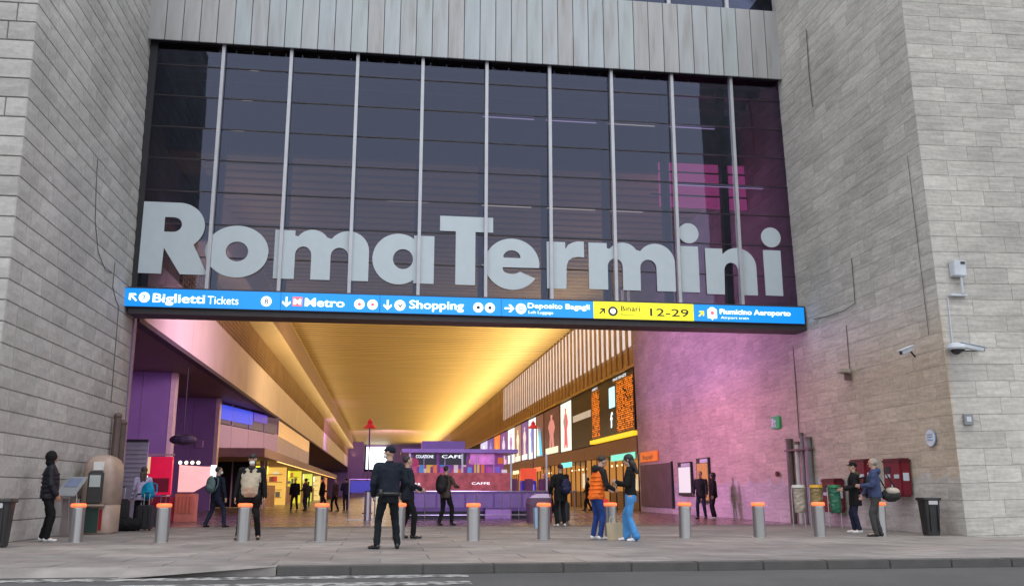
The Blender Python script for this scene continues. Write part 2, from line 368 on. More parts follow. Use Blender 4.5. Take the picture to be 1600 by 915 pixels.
obj('threshold', B(XL, XR, 28.0, 28.25, -0.1, 0.004), mat('dark_granite', (0.1, 0.09, 0.085, 1), 0.35), kind='structure')

# ---------------------------------------------------------------- the two stone towers
def block_mesh(wd, ht, seed, m, rough):
    r = random.Random(seed); bm = bmesh.new(); g = 0.005 if rough < 0.005 else 0.0012; d = 0.03 if rough < 0.005 else 0.012; ch = 0.012 if rough < 0.005 else 0.004
    nx, nz = 3, 2
    grid = []
    for j in range(nz+1):
        row = []
        for i in range(nx+1):
            edge = i in (0, nx) or j in (0, nz)
            y = -d + (ch if edge else r.uniform(-rough, rough))
            row.append(bm.verts.new((g + ch*(i == 0) - ch*(i == nx) + (wd-2*g)*i/nx, y, g + ch*(j == 0) - ch*(j == nz) + (ht-2*g)*j/nz)))
        grid.append(row)
    for j in range(nz):
        for i in range(nx): bm.faces.new((grid[j][i], grid[j][i+1], grid[j+1][i+1], grid[j+1][i]))
    bk = [bm.verts.new((x, 0.01, z)) for x, z in ((g, g), (wd-g, g), (wd-g, ht-g), (g, ht-g))]
    bm.faces.new([bk[0], bk[1]] + grid[0][::-1]); bm.faces.new([bk[2], bk[3]] + grid[-1])
    bm.faces.new([bk[1], bk[2]] + [grid[j][-1] for j in range(nz, -1, -1)]); bm.faces.new([bk[3], bk[0]] + [grid[j][0] for j in range(nz+1)])
    me = bpy.data.meshes.new('stone_block'); bm.to_mesh(me); bm.free(); me.materials.append(m)
    at = me.attributes.new('tone', 'FLOAT', 'FACE'); t = r.random()
    for i in range(len(me.polygons)): at.data[i].value = t
    return me
LEAN_R, LEAN_L = 0.022, 0.012
xr = lambda z: XR - LEAN_R*z
xl = lambda z: XL - LEAN_L*z
def lean(root, x, k):
    root.rotation_euler = (0, -math.atan(k), 0); p = Vector((x, 0, 0)); root.location = p - Matrix.Rotation(-math.atan(k), 3, 'Y') @ p
def build_tower(root, walls, ht, widths, m, rough, top, nvar=6):
    lib = {}; blocks = []
    for (org, u, n, L) in walls:
        org = Vector(org); u = Vector(u); n = Vector(n)
        rot = Matrix((u, -n, Vector((0, 0, 1)))).transposed().to_4x4()
        z = -ht; row = 0
        while z < top - 0.01:
            s = -random.uniform(0, 0.5)*widths[0]*(row % 2)
            x = 0.0; first = True
            while x < L - 0.02:
                wd = random.choice(widths)
                if first and row % 2: wd = widths[0]
                first = False
                if x + wd > L - widths[0]*0.6: wd = L - x
                wd = round(wd, 2)
                p = org + u*x + Vector((0, 0, z))
                blocks.append((Matrix.Translation(p) @ rot, wd)); x += wd
            z += ht; row += 1
    def area(b_):
        M, wd = b_; ps = []
        for c in ((0, 0, 0), (wd, 0, 0), (wd, 0, ht), (0, 0, ht)):
            q = proj(M @ Vector(c))
            if q is None: return 0
            ps.append((min(1600, max(0, q[0])), min(915, max(0, q[1]))))
        return abs(sum(ps[i][0]*ps[(i+1) % 4][1] - ps[(i+1) % 4][0]*ps[i][1] for i in range(4)))/2
    blocks.sort(key=area, reverse=True)
    def get(wd, k):
        if (wd, k) not in lib: lib[(wd, k)] = block_mesh(wd, ht, hash((int(wd*100), k)), m, rough)
        return lib[(wd, k)]
    for M, wd in blocks[:300]:
        o = bpy.data.objects.new('stone_block', get(wd, random.randrange(nvar))); link(o, root); o.matrix_local = M
    vs, fs, tn = [], [], []
    for M, wd in blocks[300:]:
        me = get(wd, random.randrange(nvar)); b0 = len(vs); t = random.random()
        vs += [M @ v.co for v in me.vertices]
        for p in me.polygons: fs.append([b0 + i for i in p.vertices]); tn.append(t)
    me = bpy.data.meshes.new('stone_blocks'); me.from_pydata(vs, [], fs); me.materials.append(m)
    at = me.attributes.new('tone', 'FLOAT', 'FACE'); at.data.foreach_set('value', tn)
    o = bpy.data.objects.new('stone_blocks', me); link(o, root); o['kind'] = 'stuff'
lt = thing('stone_tower', 'pale grey stone tower at the left of the entrance, laid in smooth squared blocks', 'tower')
obj('wall_core', B(-32, XL - 0.02, 18.92, 28.0, -1.2, 18.6), M_mortar, lt)
build_tower(lt, [((XL-0.02, 18.9, 0), (0, 1, 0), (1, 0, 0), 9.1), ((-24, 18.9, 0), (1, 0, 0), (0, -1, 0), 24 + XL)], 0.43, (0.62, 0.8, 0.95, 1.15), M_stoneL, 0.003, 18.0)
lean(lt, XL, LEAN_L)
rt = thing('stone_tower', 'warm travertine tower at the right of the entrance, with streaked rough blocks', 'tower')
obj('wall_core', B(XR + 0.02, 36, 20.12, 47.5, -1.2, 18.6), M_mortarR, rt)
build_tower(rt, [((XR+0.02, 47.5, 0), (0, -1, 0), (-1, 0, 0), 27.4), ((XR, 20.1, 0), (1, 0, 0), (0, -1, 0), 16)], 0.40, (0.7, 0.9, 1.05, 1.3), M_stoneR, 0.0055, 18.0)
lean(rt, XR, LEAN_R)

# ---------------------------------------------------------------- glazed facade
fa = thing('glazed_facade', 'tall dark glass facade between the stone towers, with pale mullions and large white letters', 'facade')
M_alu = mat('pale_aluminium', (0.46, 0.47, 0.5, 1), 0.4, 0.3, var=0.08)
M_dark = mat('dark_frame', (0.02, 0.02, 0.025, 1), 0.5)
fasm = []
for i, c in enumerate(((0.37, 0.41, 0.43), (0.385, 0.42, 0.44), (0.375, 0.40, 0.41), (0.38, 0.405, 0.42), (0.37, 0.375, 0.375), (0.37, 0.415, 0.42))):
    m = mat('fascia_metal_%s' % 'abcdef'[i], c + (1,), 0.5, 0.15, var=0.10, scale=1.2, stretch=(3, 3, 0.35))
    fasm.append(m)
# panels with streaks of dirt running down
def dirty(m, seed):
    T = NT(m); b = T.n['Principled BSDF']; src = b.inputs['Base Color'].links[0].from_socket
    ge = T.new('ShaderNodeNewGeometry'); mp = T.new('ShaderNodeMapping'); mp.inputs['Scale'].default_value = (5, 1, 0.5); mp.inputs['Location'].default_value = (seed, 0, 0)
    T.lk(ge.outputs['Position'], mp.inputs[0]); n = T.new('ShaderNodeTexNoise'); n.inputs['Scale'].default_value = 0.8; n.inputs['Detail'].default_value = 6; T.lk(mp.outputs[0], n.inputs['Vector'])
    r = T.new('ShaderNodeMapRange'); r.inputs[1].default_value = 0.52; r.inputs[2].default_value = 0.75; T.lk(n.outputs[0], r.inputs[0]); r.inputs[4].default_value = 0.6
    mx = T.new('ShaderNodeMix', data_type='RGBA'); T.lk(r.outputs[0], mx.inputs['Factor']); T.lk(src, mx.inputs['A']); mx.inputs['B'].default_value = (0.22, 0.19, 0.16, 1)
    T.lk(mx.outputs['Result'], b.inputs['Base Color'])
for i, m in enumerate(fasm): dirty(m, 3.0)
FX0, FX1 = XL - 0.21, XR - 0.3
NP = 40; pw = (FX1 - FX0)/NP
for i in range(NP):
    bm = bmesh.new(); box(bm, 0.01, pw-0.01, 0, 0.06, 0, 2.54, 0, 0.008)
    me = bpy.data.meshes.new('fascia_panel'); bm.to_mesh(me); bm.free()
    o = obj('fascia_panel', me, random.choice(fasm) if 3 < i < 37 else fasm[4], fa); o.location = (FX0 + i*pw, 27.25 + random.uniform(-0.004, 0.004), 14.77)
obj('fascia_backing', B(XL, XR, 27.33, 28.2, 14.84, 17.3), M_dark, fa)
obj('roof_slab', B(XL, XR, 27.1, 48, 19.6, 20.1), M_alu, fa)
def glassmat():
    m = bpy.data.materials.new('tinted_glass'); m.use_nodes = True; T = NT(m)
    for n in list(T.n): T.n.remove(n)
    out = T.new('ShaderNodeOutputMaterial'); tr = T.new('ShaderNodeBsdfTransparent'); tr.inputs[0].default_value = (0.42, 0.42, 0.45, 1)
    gl = T.new('ShaderNodeBsdfGlossy'); gl.inputs['Roughness'].default_value = 0.02; gl.inputs['Color'].default_value = (0.64, 0.72, 0.98, 1)
    fr = T.new('ShaderNodeFresnel'); fr.inputs['IOR'].default_value = 1.66
    mx = T.new('ShaderNodeMixShader'); T.lk(fr.outputs[0], mx.inputs[0]); T.lk(tr.outputs[0], mx.inputs[1]); T.lk(gl.outputs[0], mx.inputs[2]); T.lk(mx.outputs[0], out.inputs[0])
    return m
M_glass = glassmat()
ZR = [6.85] + [7.91 + 1.03*i for i in range(7)] + [14.88]
bay = (XR - XL)/10
for j in range(8):
    for i in range(10):
        bm = bmesh.new(); h = ZR[j+1]-ZR[j]-0.05; wd = bay-0.1
        a, c = random.uniform(-0.0035, 0.0035), random.uniform(-0.0035, 0.0035)
        for v in box(bm, -wd/2, wd/2, -0.01, 0.01, -h/2, h/2): v.co.y += v.co.x*a + v.co.z*c
        o = obj('pane', bm, M_glass, fa); o.location = (XL + bay*(i+0.5), YF, (ZR[j]+ZR[j+1])/2)
for i in range(1, 10):
    obj('mullion', B(-0.05, 0.05, -0.2, -0.02, 0, 8.1), M_alu, fa, loc=(XL + bay*i, YF, 6.8))
    obj('inner_post', B(-0.11, 0.11, 0, 0.3, 0, 8.1), M_dark, fa, loc=(XL + bay*i - 0.02, 28.35, 6.7))
for z in ZR[1:-1]:
    obj('transom', B(XL, XR, YF-0.035, YF+0.05, z-0.015, z+0.015), M_dark, fa)
obj('side_frame', B(XL-0.3, XL+0.06, YF-0.06, YF+0.06, 6.8, 14.9), M_dark, fa); obj('side_frame', B(XR-0.06, XR, YF-0.06, YF+0.06, 6.8, 14.9), M_dark, fa)
obj('lintel', B(XL, XR, 27.12, 27.95, 6.05, 6.84), mat('dark_lintel', (0.045, 0.04, 0.045, 1), 0.5), fa)
# upper windows above the fascia
for i in range(10):
    obj('upper_pane', B(-bay/2+0.06, bay/2-0.06, 0, 0.02, 0, 2.2), M_glass, fa, loc=(XL + bay*(i+0.5), 27.5, 17.34))
    if i: obj('upper_mullion', B(-0.06, 0.06, -0.12, 0.02, 0, 2.25), M_alu, fa, loc=(XL + bay*i, 27.5, 17.32))
obj('inner_backing', B(XL, XR, 29.5, 29.6, 17.0, 19.6), M_dark, fa)
for i, (x0, x1, z, c) in enumerate(((-0.1, 1.2, 9.97, 0), (2.9, 4.5, 9.95, 0), (5.0, 6.6, 9.95, 0), (7.1, 8.2, 9.95, 0), (2.9, 4.6, 12.98, 1), (5.0, 6.7, 12.98, 1), (7.1, 8.7, 12.98, 0), (4.9, 6.6, 11.02, 1), (9.2, 10.8, 13.0, 1), (2.9, 4.4, 7.99, 0), (9.4, 12.4, 10.95, 1))):
    obj('light_streak', B(x0, x1, YF+0.07, YF+0.1, z-0.012, z+0.012), emi('streak_glow_%d' % c, ((1, 0.85, 0.7, 1), (0.8, 0.6, 1.0, 1))[c], 1.0), fa)  # glowing strips standing in for light streaks seen in the glass
# the big letters
M_let = mat('white_letter', (0.5, 0.58, 0.62, 1), 0.45, var=0.03)
xh = 1.53
def L_o(): return [arc(0.93, 0.76, 0.93, 0.81, 0, 345, 46), arc(0.93, 0.76, 0.33, 0.31, 0, 345, 30)]
def L_m(): return [[(0, 0), (0, xh), (0.6, xh), (0.6, 1.36)] + arc(1.13, 1.12, 0.5, 0.45, 150, 30, 14) + arc(2.22, 0.94, 0.63, 0.63, 145, 0, 18) + [(2.85, 0), (2.23, 0)] + arc(1.96, 0.76, 0.27, 0.27, 0, 180, 14) + [(1.69, 0), (1.11, 0)] + arc(0.865, 0.76, 0.245, 0.27, 0, 180, 14) + [(0.62, 0)]]
def L_n(): return [[(0, 0), (0, xh), (0.58, xh), (0.58, 1.36)] + arc(1.08, 0.93, 0.64, 0.64, 140, 0, 20) + [(1.72, 0), (1.1, 0)] + arc(0.86, 0.8, 0.24, 0.27, 0, 180, 14) + [(0.6, 0)]]
def L_a(): return [[(1.9, 0), (1.9, xh), (1.27, xh)] + arc(0.8, 0.76, 0.8, 0.81, 54, 306, 36) + [(1.27, 0)], arc(0.94, 0.76, 0.31, 0.32, 0, 345, 26)]
def L_T(): return [[(0.5, 0), (0.5, 1.72), (0, 1.72), (0, 2.21), (1.68, 2.21), (1.68, 1.72), (1.12, 1.72), (1.12, 0)]]
def L_e(): return [arc(0.87, 0.77, 0.87, 0.83, -7, 328, 46) + [(1.12, 0.53)] + arc(0.85, 0.6, 0.28, 0.15, 315, 190, 10) + [(0.56, 0.66)], [(0.6, 0.97)] + arc(0.86, 0.97, 0.28, 0.25, 0, 180, 14)[:-1]]
def L_r(): return [[(0, 0), (0, xh), (0.6, xh), (0.6, 1.3), (0.7, 1.45), (0.85, 1.53), (1.0, 1.57), (1.21, 1.57), (1.21, 1.05), (1.0, 1.06), (0.82, 1.02), (0.7, 0.93), (0.64, 0.75), (0.62, 0)]]
def L_i(): return [[(0, 0), (0, xh), (0.6, xh), (0.6, 0)], arc(0.3, 1.97, 0.34, 0.34, 0, 345, 30)]
def L_R(): return [[(0, 0), (0, 2.22), (1.0, 2.22)] + arc(1.05, 1.5, 0.77, 0.72, 90, -52, 20) + [(2.0, 0), (1.2, 0), (0.68, 0.8), (0.66, 0)], [(0.64, 1.3)] + arc(0.9, 1.53, 0.25, 0.23, -90, 90, 12) + [(0.64, 1.76)]]
word = [(L_R, -7.38, 7.35), (L_o, -5.50, 7.35), (L_m, -3.47, 7.31), (L_a, -0.51, 7.29), (L_T, 1.56, 7.29), (L_e, 2.98, 7.24), (L_r, 4.96, 7.26), (L_m, 6.32, 7.28), (L_i, 9.37, 7.28), (L_n, 10.21, 7.24), (L_i, 12.2, 7.25)]
nm = dict(zip((L_R, L_o, L_m, L_a, L_T, L_e, L_r, L_i, L_n), 'RomaTerin'))
for f, x, z in word:
    plate('letter', f(), 0.03, M_let, fa, (x, YF-0.055, z))

# ---------------------------------------------------------------- direction sign band
M_blue = mat('sign_blue', lin(15, 130, 215), 0.35, var=0.0, emis=lin(5, 135, 225), estr=0.5)
M_yel = mat('sign_yellow', lin(230, 225, 40), 0.35, var=0.0, emis=lin(235, 230, 30), estr=0.6)
M_swh = mat('sign_white', (0.8, 0.8, 0.8, 1), 0.35, var=0.0, emis=(0.8, 0.9, 0.95, 1), estr=0.8)
M_sbk = mat('sign_black', (0.03, 0.03, 0.03, 1), 0.4); M_sred = mat('sign_red', lin(220, 90, 100), 0.4, emis=lin(235, 110, 120), estr=0.6)
sg = thing('direction_sign', 'long backlit blue and yellow direction sign across the entrance under the glass', 'sign')
sg.scale = (1.0189, 1, 1.0189); sg.location = (0, 0.5, -0.0189)
SY, SZ0, SZ1 = 26.5, 6.14, 6.66
obj('housing', B(XL + 0.01, 12.99, SY, 26.6, 6.12, 6.69), mat('sign_housing', (0.03, 0.035, 0.06, 1), 0.4), sg)
for x0, x1, m in ((XL + 0.03, -3.085, M_blue), (-3.07, -0.235, M_blue), (-0.22, 3.365, M_blue), (3.38, 6.19, M_blue), (6.2, 9.355, M_yel), (9.365, 12.96, M_blue)):
    obj('sign_panel', B(x0, x1, SY-0.02, SY-0.002, SZ0, SZ1), m, sg)
ty = SY-0.03; zc = (SZ0+SZ1)/2
def disc(x, z, r, m, y=ty, hole=0): 
    return plate('icon', [arc(0, 0, r, r, 0, 345, 22)] + ([arc(0, 0, hole, hole, 0, 345, 16)] if hole else []), 0.006, m, sg, (x, y, z))
def arrow(x, z, s, ang, m):
    sh = [(-0.5, -0.09), (0.15, -0.09), (-0.1, -0.36), (0.1, -0.42), (0.5, 0), (0.1, 0.42), (-0.1, 0.36), (0.15, 0.09), (-0.5, 0.09)]
    a = R(ang); sh = [(s*(p[0]*math.cos(a)-p[1]*math.sin(a)), s*(p[0]*math.sin(a)+p[1]*math.cos(a))) for p in sh]
    return plate('arrow', [sh], 0.006, m, sg, (x, ty, z))
arrow(-7.17, zc, 0.3, 135, M_swh); disc(-6.86, zc, 0.15, M_swh); text('T', 0.12, 0.14, M_blue, sg, (-6.92, ty-0.01, zc-0.07), bold=0.02)
text('Biglietti', 1.42, 0.26, M_swh, sg, (-6.62, ty, zc-0.13), bold=0.018); text('Tickets', 0.86, 0.24, M_swh, sg, (-5.12, ty, zc-0.14), bold=0.0)
disc(-3.48, zc-0.02, 0.15, M_swh); text('8', 0.1, 0.16, M_sbk, sg, (-3.53, ty-0.01, zc-0.1), bold=0.01)
arrow(-2.91, zc-0.02, 0.3, -90, M_swh)
obj('metro_square', B(-2.74, -2.46, ty-0.004, ty+0.004, zc-0.14, zc+0.14), M_sred, sg); text('M', 0.2, 0.18, M_swh, sg, (-2.7, ty-0.01, zc-0.09), bold=0.02)
text('Metro', 1.12, 0.25, M_swh, sg, (-2.38, ty, zc-0.13), bold=0.018)
for x in (-0.82, -0.44, 3.03, 2.68):
    disc(x, zc-0.03, 0.15, M_swh); disc(x, zc-0.03, 0.05, M_sbk if x > 0 else M_sred, ty-0.008)
arrow(0.0, zc-0.03, 0.3, -90, M_swh); disc(0.36, zc-0.03, 0.16, M_swh); text('v', 0.13, 0.14, M_sbk, sg, (0.3, ty-0.01, zc-0.09), bold=0.02)
text('Shopping', 1.6, 0.25, M_swh, sg, (0.64, ty, zc-0.11), bold=0.018)
arrow(3.62, zc-0.03, 0.3, 0, M_swh); disc(3.97, zc-0.03, 0.16, M_swh); text('D', 0.12, 0.14, M_blue, sg, (3.92, ty-0.01, zc-0.09), bold=0.02)
text('Deposito Bagagli', 1.9, 0.16, M_swh, sg, (4.18, ty, zc+0.0), bold=0.014); text('Left Luggage', 0.75, 0.09, M_swh, sg, (4.2, ty, zc-0.17))
arrow(6.47, zc-0.03, 0.24, 45, M_sbk); disc(6.8, zc-0.03, 0.15, M_sbk); disc(6.8, zc-0.03, 0.085, M_swh, ty-0.008)
text('Binari', 0.6, 0.16, M_sbk, sg, (7.05, ty, zc-0.01), bold=0.01); text('Platforms', 0.42, 0.07, M_sbk, sg, (7.06, ty, zc-0.16)); text('12-29', 1.22, 0.24, M_sbk, sg, (7.97, ty, zc-0.14), bold=0.012)
arrow(9.6, zc-0.03, 0.24, 45, M_yel)
plate('icon', [[(-0.15, -0.15), (-0.15, 0.12), (-0.05, 0.2), (0.05, 0.2), (0.15, 0.12), (0.15, -0.15), (0.04, -0.15), (0, -0.21), (-0.04, -0.15)]], 0.006, M_swh, sg, (9.95, ty, zc-0.02)); disc(9.95, zc, 0.06, M_sred, ty-0.008)
text('Fiumicino Aeroporto', 2.3, 0.16, M_swh, sg, (10.2, ty, zc-0.02), bold=0.03); text('Airport train', 0.9, 0.08, M_swh, sg, (10.22, ty, zc-0.17))

# ---------------------------------------------------------------- the hall behind
def ceil_mat():
    return mat('golden_ceiling', (0.60, 0.455, 0.165, 1), 0.5, 0.15, var=0.12, scale=0.4, stretch=(0.3, 3, 1))
MC = ceil_mat()
ce = obj('ceiling', B(-7.86, 13.44, 31.6, 237, 12.75, 12.95), mat('ceiling_gap', (0.2, 0.12, 0.05, 1), 0.6), kind='structure')
vs, fs = [], []
y = 31.7
while y < 235:
    b0 = len(vs); h = 0.07; d = 0.6
    vs += [(-6.9, y, 12.75), (13.44, y, 12.75), (-6.9, y+0.04, 12.72), (13.44, y+0.04, 12.72), (-6.9, y+d-0.04, 12.72), (13.44, y+d-0.04, 12.72), (-6.9, y+d, 12.75), (13.44, y+d, 12.75)]
    fs += [(b0, b0+1, b0+3, b0+2), (b0+2, b0+3, b0+5, b0+4), (b0+4, b0+5, b0+7, b0+6)]
    y += 0.9
me = bpy.data.meshes.new('ceiling_slats'); me.from_pydata(vs, [], fs); obj('ceiling_slats', me, MC, ce, kind='stuff')
obj('ceiling_edge', B(-7.86, 13.44, 31.4, 31.59, 12.76, 15.19), mat('dark_bulkhead', (0.06, 0.05, 0.05, 1), 0.7), ce)
obj('atrium_ceiling', B(XL-0.4, XR, 28.0, 31.8, 15.2, 15.4), mat('atrium_grey', (0.12, 0.1, 0.11, 1), 0.7), kind='structure')
for i in range(2):   # plain grey ribs under the atrium ceiling
    obj('ceiling_rib', B(XL, XR, 29.2 + i*1.2, 29.35 + i*1.2, 14.95, 15.19), mat('rib_grey', (0.25, 0.2, 0.22, 1), 0.6), bpy.data.objects['atrium_ceiling'])
M_cream = mat('cream_fascia', (0.66, 0.55, 0.42, 1), 0.5, var=0.06, scale=0.6)
M_gold = mat('gold_grille', (0.42, 0.29, 0.11, 1), 0.4, 0.4, var=0.15, scale=1)
lw = thing('gallery_wall', 'long cream and gold gallery fascia running back along the left side of the hall', 'wall')
y = 29.0; k = 0
while y < 235:
    L = 7.2
    obj('fascia_panel', B(XL-0.2, XL, y+0.01, min(y+L, 235)-0.01, 6.2, 8.32), M_cream, lw); y += L
obj('lower_edge', B(XL-0.3, XL+0.012, 28.4, 235, 6.03, 6.19), mat('dark_edge', (0.05, 0.03, 0.045, 1), 0.6), lw)
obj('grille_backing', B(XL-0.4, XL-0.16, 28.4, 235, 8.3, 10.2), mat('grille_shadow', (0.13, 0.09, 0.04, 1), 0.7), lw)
vs, fs = [], []
def addbox(x0, x1, y0, y1, z0, z1):
    b0 = len(vs); vs.extend([(x0, y0, z0), (x1, y0, z0), (x1, y1, z0), (x0, y1, z0), (x0, y0, z1), (x1, y0, z1), (x1, y1, z1), (x0, y1, z1)])
    fs.extend([[b0+i for i in f] for f in ((3, 2, 1, 0), (4, 5, 6, 7), (0, 1, 5, 4), (1, 2, 6, 5), (2, 3, 7, 6), (3, 0, 4, 7))])
y = 34.0
while y < 233: addbox(XL-0.15, XL-0.05, y, y+0.09, 8.33, 10.1); y += 0.42
for i in range(9): addbox(XL-0.14, XL-0.07, 34, 233, 8.38 + i*0.2, 8.43 + i*0.2)
me = bpy.data.meshes.new('grille_bars'); me.from_pydata(vs, [], fs); obj('grille_bars', me, M_gold, lw, kind='stuff')
obj('soffit_band', B(XL-0.2, -6.25, 34, 235, 10.1, 10.2), mat('yellow_soffit', (0.7, 0.56, 0.3, 1), 0.5, var=0.05), lw)
bm = bmesh.new(); vv = [bm.verts.new(p) for p in ((-6.25, 34, 10.12), (-6.25, 235, 10.12), (-6.75, 235, 12.75), (-6.75, 34, 12.75))]; bm.faces.new(vv)
vv = [bm.verts.new(p) for p in ((-6.35, 34, 10.12), (-6.35, 235, 10.12), (-6.85, 235, 12.75), (-6.85, 34, 12.75))]; bm.faces.new(vv[::-1])
obj('upper_band', bm, mat('brown_band', (0.3, 0.2, 0.13, 1), 0.5), lw)
obj('edge_trim', B(-6.85, -6.7, 40, 235, 12.56, 12.66), MC, lw)
obj('left_soffit', B(-20, XL-0.31, 28.3, 235, 6.2, 6.35), mat('brown_soffit', (0.2, 0.13, 0.11, 1), 0.6), kind='structure')
M_pier = mat('violet_cast_pier', (0.26, 0.18, 0.33, 1), 0.45, var=0.08, scale=1)  # violet lighting partly put into this base colour
M_warmcap = mat('pale_edge', (0.7, 0.58, 0.48, 1), 0.5)
pg = 'broad piers along the left side of the hall'
pl = ['nearest broad violet pier with pale edge, on the left of the hall', 'second broad violet pier with pale edge, just right of the nearest one', 'third pier, half hidden in the shops on the left', 'farthest pier on the left, hidden behind the shops']
for i, yy in enumerate((41.9, 53.2)):
    t = thing('pier', pl[i], 'pier', (0, yy, 0), 0, pg)
    for a in range(4): obj('pier_panel', B(-14.2 + a*1.2, -14.2 + (a+1)*1.2 - 0.012, 0, 0.5, 0, 6.19), M_pier, t)
    obj('pier_edge', B(-9.4, -9.2, -0.02, 0.55, 0, 6.18), M_warmcap, t)
obj('upper_left_wall', B(-8.1, -7.87, 28.05, 236, 6.36, 15.35), mat('dark_bulkhead', (0.06, 0.05, 0.05, 1), 0.7), kind='structure')
obj('left_wall', B(-15, -14.5, 28.3, 235, 0, 6.2), M_pier, kind='structure')
obj('back_wall', B(-16, XL - 0.02, 28.02, 28.28, 0, 6.2), M_pier, kind='structure')
# mezzanine with the blue-lit glass
mz = thing('mezzanine', 'violet balcony over the left shops with blue-lit glass above its panels', 'balcony')
M_vpan = mat('violet_panel', (0.42, 0.3, 0.6, 1), 0.4, var=0.04)
MZ = R(78.6)
def mzpart(name, u0, u1, t0, t1, z0, z1, m):
    o = obj(name, B(u0, u1, t0, t1, z0, z1), m, mz); o.location = (-9.75, 54.5, 0); o.rotation_euler = (0, 0, MZ); return o
for i in range(4): mzpart('parapet_panel', i*3.0 + 0.02, i*3.0 + 2.98, 0, 0.08, 3.5, 4.9, M_vpan)
for i in range(4): mzpart('glass_pane', i*3.0 + 0.05, i*3.0 + 2.95, 0.02, 0.05, 4.95, 6.16, mat('indigo_glass', (0.08, 0.06, 0.2, 1), 0.15))
for i in range(5): mzpart('glass_post', i*3.0 - 0.02, i*3.0 + 0.02, -0.03, 0.1, 4.91, 6.18, M_vpan)
mzpart('blue_screen', 0.3, 6.6, -0.02, 0.01, 5.2, 6.05, emi('blue_glow', lin(60, 80, 225), 0.6)); mzpart('blue_screen', 6.8, 9.5, -0.02, 0.01, 5.5, 6.05, emi('violet_glow', lin(90, 70, 200), 0.45))
for i in range(5): obj('parapet_panel', B(XL-0.15, XL-0.05, 66.15 + i*6, 66.15 + (i+1)*6 - 0.03, 3.75, 4.9 if i > 0 else 4.9), mat('mauve_panel', (0.5, 0.4, 0.45, 1), 0.4), mz)
obj('slab', B(-14.4, XL-0.16, 66.2, 96, 3.5, 3.74), mat('slab_brown', (0.2, 0.13, 0.12, 1), 0.6), mz)
obj('side_glazing', B(XL-0.14, XL-0.06, 66.15, 96, 4.92, 6.02), mat('lit_cream_panel', (0.6, 0.45, 0.28, 1), 0.4, emis=lin(225, 170, 110), estr=0.35), mz)
# canopy and shops beneath
cn = thing('shop_canopy', 'flat brown canopy slab over the shops on the left side of the hall', 'canopy')
obj('slab', B(-14.4, -6.7, 54.0, 140, 2.95, 3.45), mat('canopy_brown', (0.27, 0.17, 0.13, 1), 0.5), cn)
obj('light_strip', B(-6.9, -6.78, 62, 138, 2.93, 2.945), emi('warm_strip', lin(255, 200, 120), 1.5), cn)
sh = thing('shop', 'dark glass shop front under the brown canopy, left of the bright yellow shops', 'shop')
obj('glass_front', B(-13, -8.2, 62, 62.05, 0.05, 2.94), mat('black_glass', (0.02, 0.02, 0.025, 1), 0.1), sh)
obj('door_post', B(-7.9, -7.65, 61.8, 62.2, 0, 2.94), mat('mauve_post', (0.35, 0.25, 0.3, 1), 0.4), sh)
obj('door_post', B(-9.7, -9.62, 61.9, 62.0, 0.02, 2.94), mat('mauve_post', (0.35, 0.25, 0.3, 1), 0.4), sh)
shopcols = [(240, 190, 90), (235, 220, 60), (230, 237, 100), (245, 215, 130), (225, 140, 80)]
